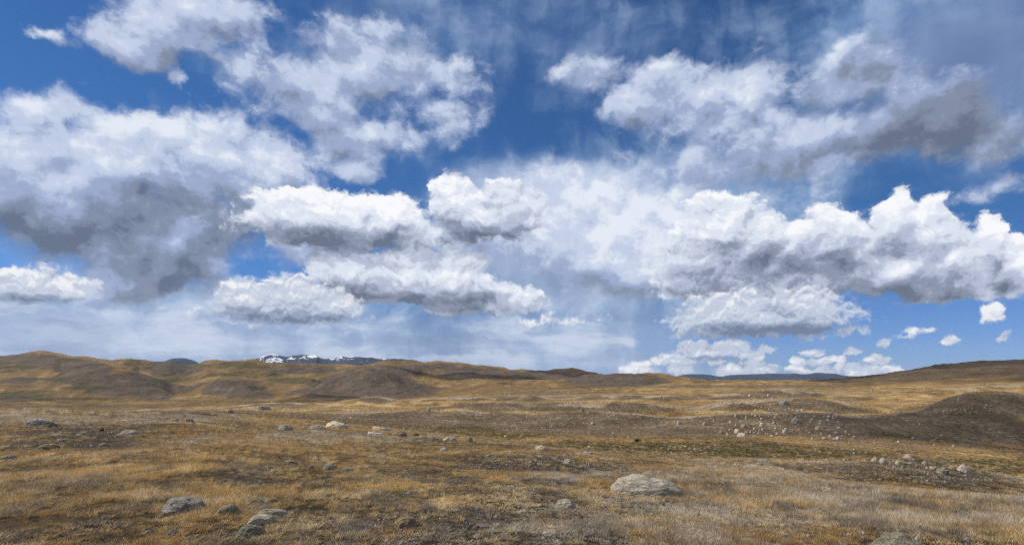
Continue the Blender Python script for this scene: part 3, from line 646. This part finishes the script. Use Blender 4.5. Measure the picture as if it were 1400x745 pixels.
B = 'boulder'
named = [
 # u, base, w, h, tone, shape, label, kind, seed
 (888,677,100,30,'pale','twin','largest boulder, grey with a cleft in the middle and a pinkish right half',B,1),
 (1250,768,88,37,'green','hump','broad greenish boulder cut by the bottom edge of the picture near the right',B,2),
 (245,700,60,20,'grey','hump','long grey boulder with a dark fractured top in golden grass at lower left',B,3),
 (311,705,34,16,'buff','hump','smooth grey stone leaning left, between the long dark-topped boulder and the stone cluster','stone',4),
 (368,706,42,11,'buff','round','backmost low stone of the three-stone cluster at lower left','stone',5),
 (354,717,40,13,'pale','round','middle flat stone of the three-stone cluster at lower left','stone',6),
 (338,734,40,17,'green','round','nearest and roundest stone of the three-stone cluster at lower left','stone',7),
 (233,733,19,9,'blue','round','small bluish stone in bare ground below the long dark-topped boulder','stone',8),
 (556,721,42,19,'tan','round','tan stone crusted with orange and dark lichen, bottom centre left','stone',9),
 (774,697,31,16,'pale','round','dome-shaped stone with a pale cap, left of the largest boulder','stone',10),
 (657,723,22,6,'pink','slab','flat pinkish slab half buried in grass at bottom centre','stone',11),
 (677,731,20,6,'grey','slab','thin grey slab just below the flat pinkish slab','stone',12),
 (887,651,18,8,'buff','round','small tan stone peeking over the back of the largest boulder','stone',13),
 (820,652,19,5,'pale','round','low pale stone in grass up and left of the largest boulder','stone',14),
 (953,707,10,8,'cream','peak','small cream stone on bare gravel below the largest boulder\'s right end','stone',15),
 (846,704,9,6,'tan','peak','small tan stone on bare gravel below the largest boulder\'s left end','stone',16),
 (904,691,13,6,'green','round','greenish stone in gravel just in front of the largest boulder','stone',17),
 (980,664,12,7,'grey','round','grey stone at the head of the gravel patch right of the largest boulder','stone',18),
 (1003,666,6,4,'rust','round','tiny rust-red stone in gravel right of the largest boulder','stone',19),
 (1050,703,11,6,'tan','round','tan stone in the gravel at lower right','stone',20),
 (1055,693,8,5,'cream','peak','small upright cream stone in the gravel at lower right','stone',21),
 (1090,730,13,6,'green','round','greenish stone low in the gravel at lower right','stone',22),
 (46,582,26,11,'pale','round','large rounded stone near the left edge below the hill foot',B,23),
 (64,583,22,7,'dark','hump','dark stone against the right side of the large rounded one at left','stone',24),
 (137,590,7,6,'rust','peak','small dark red-brown stone standing in grass at left','stone',25),
 (171,595,25,8,'pale','round','long pale stone in grass right of the small red-brown one','stone',26),
 (163,589,3.5,5,'white','peak','tiny white upright stone behind the long pale stone at left','stone',27),
 (61,614,27,8,'tan','round','tan oval stone in the left foreground','stone',28),
 (9,628,21,7,'pale','round','pale stone touching the left edge of the picture','stone',29),
 (140,611,15,6,'buff','round','buff stone half sunk in grass right of the tan oval stone','stone',30),
 (82,604,13,4,'grey','slab','thin grey slab above the tan oval stone','stone',31),
 (107,597,9,4,'pale','round','small pale stone left of the red-brown one','stone',32),
 (38,562,17,5,'cream','round','cream stone on the grassy skyline at far left','stone',33),
 (257,577,12,5,'blue','slab','bluish slab on the dark hump at upper left of the grass','stone',34),
 (237,576,10,4,'pale','slab','pale slab on the dark hump at upper left of the grass','stone',35),
 (360,560,16,5,'grey','slab','flat grey slab capping the low rise under the left hills','stone',36),
 (314,565,9,6,'pink','round','pinkish stone on the low bank left of the grey slab','stone',37),
 (388,588,25,9,'buff','round','rounded hump of rock half hidden in grass left of the pale crest boulder','stone',38),
 (395,634,21,6,'buff','round','low buff stone in the grass in the left half','stone',39),
 (457,586,32,12,'cream','round','prominent pale boulder with reddish spots on the grass crest',B,40),
 (433,587,26,7,'grey','hump','grey stone running into the left end of the pale crest boulder','stone',41),
 (521,589,30,6,'cream','slab','long cream slab on the crest right of the pale boulder','stone',42),
 (513,595,24,4,'white','slab','thin whitish slab in front of the long cream slab','stone',43),
 (545,597,21,9,'tan','round','tan stone with a dark hollow beneath it on the crest','stone',44),
 (568,596,9,4,'dark','slab','small dark stone right of the tan crest stone','stone',45),
 (450,642,23,9,'grey','round','grey stone at the top of the dark patch, centre left','stone',46),
 (425,641,9,6,'buff','round','small buff stone left of the grey one by the dark patch','stone',47),
 (474,645,17,5,'buff','slab','low brownish slab right of the grey one by the dark patch','stone',48),
 (614,603,20,7,'cream','round','cream rock on the crest left of centre','stone',49),
 (641,604,12,7,'tan','peak','tan pointed rock on the crest near the centre','stone',50),
 (607,617,11,6,'white','round','whitish stone below the crest left of centre','stone',51),
 (740,616,21,8,'cream','round','bright cream boulder on the crest beside the green strip',B,52),
 (777,634,12,7,'pale','round','pale stone in grass right of the bright cream boulder','stone',53),
 (667,625,7,4,'white','slab','small white chip of rock in dark grass at the centre','stone',54),
 (501,653,10,3,'white','slab','thin white slab lying in the dark patch at centre','stone',55),
 (1243,627,14,7,'pink','peak','pink boulder on top of the right-hand mound',B,56),
 (1318,645,17,12,'pale','peak','pale pointed boulder on the right shoulder of the mound',B,57),
 (1209,633,10,8,'pale','round','pale rounded boulder on the left top of the mound',B,58),
 (1230,635,9,6,'cream','round','cream stone below the pink boulder on the mound','stone',59),
 (1291,648,15,7,'green','slab','greenish tilted slab on the face of the mound','stone',60),
 (1303,642,11,5,'tan','round','orange-tan stone left of the pale pointed boulder','stone',61),
 (1266,636,8,6,'buff','round','buff stone near the centre of the mound top','stone',62),
 (1278,642,10,5,'grey','slab','grey slab between the buff stone and the greenish slab on the mound','stone',63),
 (1196,630,8,6,'cream','peak','cream stone at the left end of the mound\'s row of rocks','stone',64),
 (1156,631,7,5,'tan','round','tan stone far left on the mound','stone',65),
 (1015,597,12,6,'pale','round','pale oval boulder at the foot of the brown slope',B,66),
 (1009,592,9,6,'cream','round','cream boulder just above and left of the oval one at the slope foot',B,67),
 (1018,585,9,6,'tan','round','tan boulder on the slope above the pair at its foot',B,68),
 (1043,583,8,6,'buff','round','buff boulder right of the tan one on the slope',B,69),
 (1090,578,13,6,'blue','slab','bluish flat boulder high on the brown slope',B,70),
 (1119,587,8,6,'pale','peak','pale boulder in a grassy hollow right of the bluish flat one',B,71),
 (1142,573,9,7,'pink','peak','pinkish boulder near the top of the slope at right',B,72),
 (1146,601,6,5,'white','round','white boulder alone low on the right of the slope',B,73),
 (1074,592,8,5,'grey','round','grey boulder in the middle of the slope',B,74),
 (1128,600,7,3,'pink','slab','low pinkish slab left of the lone white boulder','stone',75),
 (796,563,7,7,'pink','peak','reddish boulder standing on the ridge right of centre',B,76),
 (929,580,7,5,'pale','slab','pale tilted boulder on the slope right of centre',B,77),
 (964,581,6,5,'buff','round','buff boulder on the slope right of the pale tilted one',B,78),
 (986,592,7,5,'tan','peak','tan boulder by the slope foot left of the oval pair',B,79),
 (811,580,7,4,'grey','round','grey boulder on the slope below the reddish ridge boulder',B,80),
 (1073,553,12,5,'blue','slab','bluish slab on the upper knoll right of centre','stone',81),
 (1045,631,14,4,'grey','slab','long grey slab on the straw flat left of the mound','stone',82),
 (1024,646,9,5,'blue','peak','bluish pointed stone where the straw flat meets the near grass','stone',83),
 (805,621,14,4,'white','slab','large white slab at the near edge of the green strip','stone',84),
 (692,598,6,4,'white','round','white stone in the green patch near the centre','stone',85),
 (1283,562,8,3,'green','slab','greenish slab on the shaded slope at right','stone',86),
 (586,563,6,6,'pale','round','pale boulder on the far bank left of centre',B,87),
]
used_px = []; used_labels = set()
for (u, vb, w, h, t, shp, lab, kd, sd_) in named:
    o = stone(u, vb, w, h, t, shp, lab, kd, kd, seed=sd_, own=(w > 11), depth=.6 if shp == 'twin' else .75, tilt=.12 if shp in ('hump', 'slab') and w > 12 else 0)
    if o is None: print('MISS', u, vb)
    used_px.append((u, vb, w))
# many stones of the middle distance, each its own object
rs = random.Random(11)
zones = [  # (u0, v0, u1, v1, n, sizes px, rmin, rmax, tones, label, group)
 (985,566,1165,602,80,(2.4,5.6),190,275,'buff cream pale grey pale','the brown slope','stones on the brown slope right of centre'),
 (1195,630,1345,660,44,(2.2,6.),36,60,'grey buff green pale','the near right mound','stones on the mound'),
 (800,610,985,626,50,(2.2,5.),80,200,'white pale pale grey','the green strip','white stones in the green strip'),
 (640,561,985,580,34,(1.8,4.),190,275,'pale cream buff','the central ridge','stones along the ridge left of the slope'),
 (1275,536,1400,565,34,(2.2,4.4),190,290,'pale buff pink','the shaded hill','stones on the shaded hill'),
 (1030,543,1200,562,34,(2.2,4.4),380,450,'grey pale cream','the dark knoll','stones on the dark knoll'),
 (1060,605,1200,622,12,(2.2,4.6),90,230,'white pale','the strip by the mound','stones by the green strip left of the mound'),
]
def zone_ok(u, v, p, r0, r1): return p is not None and r0 < p[3] < r1
for (u0, v0, u1, v1, n, (s0, s1), r0, r1, tn, lab, grp) in zones:
    tn = tn.split(); k = 0; tries = 0
    while k < n and tries < n*60:
        tries += 1
        u = rs.uniform(u0, u1); v = rs.uniform(v0, v1)
        if any(abs(u-a) < (c_+4)*.6 and abs(v-b) < 3.5 for a, b, c_ in used_px): continue
        p = hit(u, v)
        if not zone_ok(u, v, p, r0, r1): continue
        if float(fbm(np.array(p[0]/9.), np.array(p[1]/14.), 61, 3)) < rs.uniform(-.25, .2): continue
        w = s0 + (s1-s0)*rs.random()**1.9
        kd = 'stone'
        tn_ = rs.choice(tn); sh_ = rs.choice(['round', 'round', 'peak', 'slab', 'hump'])
        q = (u-u0)/(u1-u0); side = 'left end' if q < .2 else 'left half' if q < .42 else 'middle' if q < .6 else 'right half' if q < .82 else 'right end'
        lv = 'high' if (v-v0)/(v1-v0) < .36 else 'low' if (v-v0)/(v1-v0) > .68 else 'midway'
        sz = 'large' if w > s0+.4*(s1-s0) else 'small'
        lab_ = sz + ' ' + {'buff': 'light brown', 'blue': 'bluish grey'}.get(tn_, tn_) + ' ' + {'round': 'rounded', 'peak': 'upright', 'slab': 'flat', 'hump': 'lopsided'}[sh_] + ' stone ' + lv + ' at the ' + side + ' of ' + lab
        if lab_ in used_labels: continue
        used_labels.add(lab_)
        stone(u, v, w, w*rs.uniform(.38, .7), tn_, sh_, lab_, kd, kd, group=grp, rot=rs.uniform(-1, 1))
        used_px.append((u, v, w)); k += 1
print('stones', len(placed))

# ------------------------------------------------------------------ ground cover nobody could count: grass, gravel, far scattered stones
def points_object(name, pts, attrs, protos, mat_list=None):
    """mesh of points; geometry nodes stand a small clump (picked by index) on each"""
    me = bpy.data.meshes.new(name); me.vertices.add(len(pts)); me.vertices.foreach_set('co', np.asarray(pts, np.float32).ravel())
    for nm, (typ, arr) in attrs.items():
        at = me.attributes.new(nm, typ, 'POINT')
        at.data.foreach_set({'FLOAT': 'value', 'INT': 'value', 'FLOAT_VECTOR': 'vector', 'FLOAT_COLOR': 'color'}[typ], np.asarray(arr).ravel())
    o = bpy.data.objects.new(name, me); col.objects.link(o); o['kind'] = 'stuff'
    c = bpy.data.collections.new(name + '_clumps')
    for p in protos: c.objects.link(p)
    ng = bpy.data.node_groups.new(name + '_spread', 'GeometryNodeTree')
    ng.interface.new_socket('Geometry', in_out='INPUT', socket_type='NodeSocketGeometry')
    ng.interface.new_socket('Geometry', in_out='OUTPUT', socket_type='NodeSocketGeometry')
    N = ng.nodes; L = ng.links
    gi = N.new('NodeGroupInput'); go = N.new('NodeGroupOutput'); ip = N.new('GeometryNodeInstanceOnPoints'); ci = N.new('GeometryNodeCollectionInfo')
    ci.inputs['Collection'].default_value = c; ci.inputs['Separate Children'].default_value = True; ci.inputs['Reset Children'].default_value = True
    mp = N.new('GeometryNodeMeshToPoints')
    L.new(gi.outputs[0], mp.inputs['Mesh']); L.new(mp.outputs[0], ip.inputs['Points']); L.new(ci.outputs[0], ip.inputs['Instance']); ip.inputs['Pick Instance'].default_value = True
    def na(n_, t):
        x = N.new('GeometryNodeInputNamedAttribute'); x.data_type = t; x.inputs[0].default_value = n_
        return [s for s in x.outputs if s.enabled and s.name == 'Attribute'][0]
    L.new(na('pick', 'INT'), ip.inputs['Instance Index']); L.new(na('size', 'FLOAT_VECTOR'), ip.inputs['Scale'])
    er = N.new('FunctionNodeEulerToRotation'); L.new(na('turn', 'FLOAT_VECTOR'), er.inputs[0]); L.new(er.outputs[0], ip.inputs['Rotation'])
    L.new(ip.outputs[0], go.inputs[0])
    md = o.modifiers.new('spread', 'NODES'); md.node_group = ng
    return o
# interpolation of land fields for many points
dA = az_in[1]-az_in[0]; log_i = np.arange(NR)
def samp(field, x, y):
    Rr = np.hypot(x, y); a = np.arctan2(x, y)
    fi = np.interp(Rr, rr, log_i); fj = np.clip((a-az_in[0])/dA, 0, NA_IN-1.001)
    i = np.minimum(fi.astype(int), NR-2); j = fj.astype(int); ti_ = fi-i; tj = fj-j
    return (field[i, j]*(1-tj)+field[i, j+1]*tj)*(1-ti_) + (field[i+1, j]*(1-tj)+field[i+1, j+1]*tj)*ti_

m_grass = new_mat('dry_grass_blades')
tint = NT.nodes.new('ShaderNodeAttribute'); tint.attribute_type = 'INSTANCER'; tint.attribute_name = 'tint'
bl = NT.nodes.new('ShaderNodeAttribute'); bl.attribute_type = 'GEOMETRY'; bl.attribute_name = 'shade'
gcol = vec('SCALE', E(tint.outputs['Color']), None, scale=E(bl.outputs['Fac']))
def transl(b):
    t = NT.nodes.new('ShaderNodeBsdfTranslucent'); NT.links.new(gcol.s, t.inputs[0])
    m = NT.nodes.new('ShaderNodeMixShader'); m.inputs[0].default_value = .3
    NT.links.new(b.outputs[0], m.inputs[1]); NT.links.new(t.outputs[0], m.inputs[2]); return m
finish(gcol, .7, spec=.25, extra=transl)

def tuft_mesh(seed, n, hgt, spread, width, lean, stem=False):
    r = np.random.default_rng(seed); V = []; Fc = []; S = []
    for k in range(n):
        a = r.uniform(0, 2*math.pi); d = spread*math.sqrt(r.random()); bx, by = d*math.cos(a), d*math.sin(a)
        la = a + r.normal(0, .7); ln = lean*(.35+d/spread)*r.uniform(.4, 1.3); h = hgt*r.uniform(.45, 1.)
        fa = r.uniform(0, math.pi); wx, wy = math.cos(fa)*width/2, math.sin(fa)*width/2
        b0 = len(V); prev = None; sh = r.uniform(.6, 1.35)
        for q, (tt, ww) in enumerate(((0, 1.), (.4, .9), (.75, .6), (1., .12))):
            ox = math.cos(la)*ln*h*tt**1.7; oy = math.sin(la)*ln*h*tt**1.7; z = h*(tt - .28*ln*tt*tt)
            V += [(bx+ox-wx*ww, by+oy-wy*ww, z-.01), (bx+ox+wx*ww, by+oy+wy*ww, z-.01)]; S += [sh, sh]
            if q: Fc.append((b0+2*q-2, b0+2*q-1, b0+2*q+1, b0+2*q))
    me = bpy.data.meshes.new('tuft'); me.from_pydata(V, [], Fc); at = me.attributes.new('shade', 'FLOAT', 'POINT'); at.data.foreach_set('value', np.array(S, np.float32))
    me.materials.append(m_grass); me.update()
    return bpy.data.objects.new('tuft', me)
tufts = [tuft_mesh(k, 46, .125, .055, .0042, .8) for k in range(4)] + \
        [tuft_mesh(10+k, 34, .20, .05, .0042, .5) for k in range(3)] + \
        [tuft_mesh(20+k, 60, .06, .075, .0065, 1.3) for k in range(3)] + \
        [tuft_mesh(30+k, 90, .30, .26, .016, .6) for k in range(3)]
# 0-3 bunch grass, 4-6 tall straw, 7-9 low mat, 10-12 broad far clump
def scatter(n, r0, r1, amax=math.radians(44), power=1.):
    # uniform over area when power = 2
    q = rng.random(n); R_ = (r0**power + q*(r1**power-r0**power))**(1/power); a = rng.uniform(-amax, amax, n)
    return R_*np.sin(a), R_*np.cos(a), R_
PAL = np.array([(.60,.40,.16), (.72,.56,.32), (.42,.26,.095), (.66,.57,.43), (.22,.16,.10), (.13,.115,.045), (.20,.17,.145), (.44,.38,.30)])
gx, gy, gR, gp, gs, gt, gc = [], [], [], [], [], [], []
for (n, r0, r1, pw, far) in ((60000, 4.2, 16, 1.7, 0), (115000, 14, 64, 1.5, 0), (90000, 50, 170, 1.6, 1), (150000, 150, 620, 1.5, 1)):
    x, y, R1 = scatter(n, r0, r1, power=pw)
    vis = VROW[np.clip(np.searchsorted(rr, R1), 0, NR-1), np.clip(((np.arctan2(x, y)-az_in[0])/dA).astype(int), 0, NA_IN-1)]
    st_ = samp(stone_arr, x, y)
    gr_ = samp(green, x, y); pl_ = samp(pale, x, y); gd_ = samp(gold, x, y)
    clumpn = fbm(x/.9, y/.9, 77, 4, .6); bign = fbm(x/5, y/5, 78, 4, .6)
    dens = np.clip(.60 - .5*st_ + .55*pl_ + clumpn*2.4, .04 + .34*np.clip(st_, 0, 1), 1)
    keep = rng.random(n) < dens
    x, y, R1, st_, gr_, pl_, gd_, clumpn, bign = [q[keep] for q in (x, y, R1, st_, gr_, pl_, gd_, clumpn, bign)]
    m_ = len(x); q = rng.random(m_)
    tall = np.clip(pl_*.8 + (bign > .1)*.25, 0, 1)
    pick = np.where(q < tall*.7, rng.integers(4, 7, m_), rng.integers(0, 4, m_))
    low = rng.random(m_) < (.2 + .75*st_)*(1-.7*pl_)
    pick = np.where(low, rng.integers(7, 10, m_), pick)
    if far: pick = rng.integers(10, 13, m_)
    # colour: blend of palette by what grows there
    w = np.stack([gd_*1.6+.15, gd_*.7+pl_*.7+.1, gd_*.8+.3, pl_*2.0+.05, .35+st_*.7, .10+.25*st_+gr_*3, .16+st_*.9+pl_*.4, .1+pl_*1.2+st_*.3], 1)
    patch = np.stack([np.exp(7*fbm(x/.55, y/.8, 200+9*q_, 3)+4*fbm(x/2.6, y/3.4, 300+9*q_, 2)) for q_ in range(8)], 1)
    w = w*patch*rng.random((m_, 8))**1.5; w[:, 3] += np.clip(bign, 0, 1)*.3; w /= w.sum(1, keepdims=True)
    w = w**1.8; w /= w.sum(1, keepdims=True)
    colr = w @ PAL * rng.uniform(.75, 1.2, (m_, 1)) * (1 + .5*clumpn[:, None])
    sc = rng.uniform(.6, 1.25, m_)*(1+.6*clumpn)*np.where(pick < 10, .88, 1.)*np.where(pick >= 10, rng.uniform(.45, 1., m_)*(1+np.clip((R1-100)/400, 0, 1)*.9), 1)*(1 - .2*st_)
    zz = samp(Zg, x, y)
    gx.append(np.stack([x, y, zz], 1)); gp.append(pick); gs.append(np.stack([sc, sc, sc*rng.uniform(.7, 1.15, m_)], 1))
    gt.append(np.stack([rng.normal(0, .12, m_), rng.normal(0, .12, m_), rng.uniform(0, 6.28, m_)], 1)); gc.append(np.hstack([colr, np.ones((m_, 1))]))
n_before = sum(len(q) for q in gx)
# grass grown up against the near stones
for (px_, py_, W_) in [p for p in placed if math.hypot(p[0], p[1]) < 62]:
    m_ = int(6 + 60*min(W_, 1.3)); a = rng.uniform(0, 2*math.pi, m_); q = rng.uniform(1.0, 1.22, m_)
    x = px_ + np.cos(a)*W_*.5*q; y = py_ + np.sin(a)*W_*.36*q
    w = rng.random((m_, 8))**2*np.array([1., 1., .8, .9, .5, .3, .4, .6]); w /= w.sum(1, keepdims=True)
    sc = rng.uniform(.3, .75, m_)*np.where(np.sin(a) < 0, .5, 1.); y = np.where(np.sin(a) < 0, y - W_*.1, y)
    gx.append(np.stack([x, y, samp(Zg, x, y)], 1)); gp.append(rng.integers(0, 5, m_)); gs.append(np.stack([sc]*3, 1))
    gt.append(np.stack([rng.normal(0, .15, m_), rng.normal(0, .15, m_), rng.uniform(0, 6.28, m_)], 1)); gc.append(np.hstack([w @ PAL, np.ones((m_, 1))]))
gx = np.concatenate(gx); gp = np.concatenate(gp); gs = np.concatenate(gs); gt = np.concatenate(gt); gc = np.concatenate(gc)
# keep blades out of the stones
pl = [p for p in placed if math.hypot(p[0], p[1]) < 70]
ok = np.ones(len(gx), bool); n_base = n_before
for (px_, py_, W_) in pl:
    front = gx[:, 1] < py_
    ok &= (((gx[:, 0]-px_)/(W_*.47))**2 + ((gx[:, 1]-py_)/np.where(front, W_*.36 + min(.22, W_*.5), W_*.34))**2) > 1
ok[n_base:] = True
gx, gp, gs, gt, gc = gx[ok], gp[ok], gs[ok], gt[ok], gc[ok]
print('tufts', len(gx))
grass = points_object('grass', gx, {'pick': ('INT', gp.astype(np.int32)), 'size': ('FLOAT_VECTOR', gs.astype(np.float32)), 'turn': ('FLOAT_VECTOR', gt.astype(np.float32)), 'tint': ('FLOAT_COLOR', gc.astype(np.float32))}, tufts)
grass['label'] = 'dry golden and straw coloured grass tufts covering the foreground'; grass['category'] = 'grass'

m_peb = new_mat('pebbles')
tint = NT.nodes.new('ShaderNodeAttribute'); tint.attribute_type = 'INSTANCER'; tint.attribute_name = 'tint'
tcp = NT.nodes.new('ShaderNodeTexCoord')
pn = nz3(E(tcp.outputs['Object']), 3., 5, .65)
finish(vec('SCALE', E(tint.outputs['Color']), None, scale=mth('MULTIPLY_ADD', pn, 1.4, .3)), .9, pn, .6, .1)
def pebble(k):
    me = rock_mesh(500+k, 2, ['round', 'slab', 'peak'][k % 3], 1, .85, .6); me.materials.clear(); me.materials.append(m_peb)
    return bpy.data.objects.new('pebble', me)
pebs = [pebble(k) for k in range(8)]
RP = np.array([(.30,.26,.20), (.40,.35,.28), (.22,.20,.17), (.34,.24,.18), (.14,.125,.11), (.52,.48,.42), (.21,.22,.18)])
def stones_stuff(name, label, x, y, size, cat, bright=1.):
    m_ = len(x); w = rng.random((m_, 7))**4; w /= w.sum(1, keepdims=True); c_ = w @ RP * rng.uniform(.7, 1.15, (m_, 1))*bright
    z = samp(Zg, x, y); s3_ = np.stack([size, size*rng.uniform(.7, 1.1, m_), size*rng.uniform(.6, 1.2, m_)], 1)
    o = points_object(name, np.stack([x, y, z], 1), {'pick': ('INT', rng.integers(0, 8, m_).astype(np.int32)), 'size': ('FLOAT_VECTOR', s3_.astype(np.float32)),
        'turn': ('FLOAT_VECTOR', np.stack([rng.normal(0, .2, m_), rng.normal(0, .2, m_), rng.uniform(0, 6.28, m_)], 1).astype(np.float32)), 'tint': ('FLOAT_COLOR', np.hstack([c_, np.ones((m_, 1))]).astype(np.float32))}, pebs)
    o['label'] = label; o['category'] = cat; return o
x, y, R1 = scatter(90000, 4.3, 60, power=1.5); s_ = samp(stone_arr, x, y); k = rng.random(len(x)) < np.clip(s_-.08, 0, 1)**1.3*1.2*(fbm(x/1.5, y/1.2, 91, 4) > -.06) + .015
x, y, R1 = x[k], y[k], R1[k]
stones_stuff('gravel', 'loose gravel and pebbles on the bare patches of the foreground', x, y, .010+.06*rng.random(len(x))**5 + R1*.0006, 'gravel')
x, y, R1 = scatter(46000, 60, 1250, power=1.25); s_ = samp(stone_arr, x, y); cl_ = fbm(x/(8+R1*.06), y/(8+R1*.06), 93, 5, .65)
k = rng.random(len(x)) < np.clip(s_*.9+.04, 0, 1)*np.clip(.16+cl_*3., 0.01, 1)
x, y, R1 = x[k], y[k], R1[k]
stones_stuff('scattered_stones', 'countless small pale stones strewn over the far brown slopes', x, y, .10 + R1*.0006 + R1*.0032*rng.random(len(x))**4, 'stones', 1.35)
print('gravel', len(x))

# one dark shrub on the straw flat
m_leaf = new_mat('shrub_leaves'); finish((.045, .055, .022), .7)
m_twig = new_mat('shrub_twigs'); finish((.08, .055, .035), .9)
p = hit(871, 604)
if p:
    sx_, sy_, sz_, _r = p; W_ = 9*sy_/F; V, Fc, V2, F2_ = [], [], [], []
    r = random.Random(4)
    for k in range(1500):
        a = r.uniform(0, 6.28); ph = math.acos(r.uniform(0, 1)); q = r.uniform(.55, 1.)**.5*(1+.25*math.sin(3*a+1)); c_ = Vector((math.cos(a)*math.sin(ph)*W_*.5*q, math.sin(a)*math.sin(ph)*W_*.4*q, math.cos(ph)*W_*.42*q+.05))
        d1 = Vector((r.gauss(0, 1), r.gauss(0, 1), r.gauss(0, 1))).normalized()*.05; d2 = d1.cross(Vector((r.gauss(0, 1), r.gauss(0, 1), r.gauss(0, 1)))).normalized()*.035
        b = len(V); V += [c_-d1, c_+d2, c_+d1, c_-d2]; Fc.append((b, b+1, b+2, b+3))
    for k in range(16):
        a = r.uniform(0, 6.28); tip = Vector((math.cos(a)*W_*.35*r.random(), math.sin(a)*W_*.3*r.random(), W_*.36)); b = len(V2); s_ = .015
        V2 += [Vector((-s_, -s_, 0)), Vector((s_, -s_, 0)), Vector((0, s_, 0)), tip]; F2_ += [(b, b+1, b+3), (b+1, b+2, b+3), (b+2, b, b+3)]
    e = bpy.data.objects.new('shrub', None); col.objects.link(e); e.location = (sx_, sy_, sz_); e['label'] = 'single dark green shrub on the straw flat before the slope'; e['category'] = 'shrub'
    for nm, vv, ff, mm in (('foliage', V, Fc, m_leaf), ('stem', V2, F2_, m_twig)):
        me = bpy.data.meshes.new(nm); me.from_pydata([tuple(v) for v in vv], [], ff); me.materials.append(mm); o = bpy.data.objects.new(nm, me); col.objects.link(o); o.parent = e

# ------------------------------------------------------------------ air
HAZE = 9e-6
bpy.context.view_layer.update()
me = bpy.data.meshes.new('haze'); R0 = 20000; zb, zt = float(min(Zg.min(), -400))-1, 900.
me.from_pydata([(x, y, z) for z in (zb, zt) for x, y in ((-R0, -R0), (R0, -R0), (R0, R0), (-R0, R0))], [], [(3, 2, 1, 0), (4, 5, 6, 7), (0, 1, 5, 4), (1, 2, 6, 5), (2, 3, 7, 6), (3, 0, 4, 7)])
m_haze = new_mat('haze_air'); pv = NT.nodes.new('ShaderNodeVolumePrincipled'); pv.inputs['Color'].default_value = (.72, .84, 1., 1); pv.inputs['Density'].default_value = HAZE; pv.inputs['Anisotropy'].default_value = 0.
ho = NT.nodes.new('ShaderNodeOutputMaterial'); NT.links.new(pv.outputs[0], ho.inputs['Volume'])
me.materials.append(m_haze); hz = bpy.data.objects.new('haze', me); col.objects.link(hz); hz['kind'] = 'stuff'
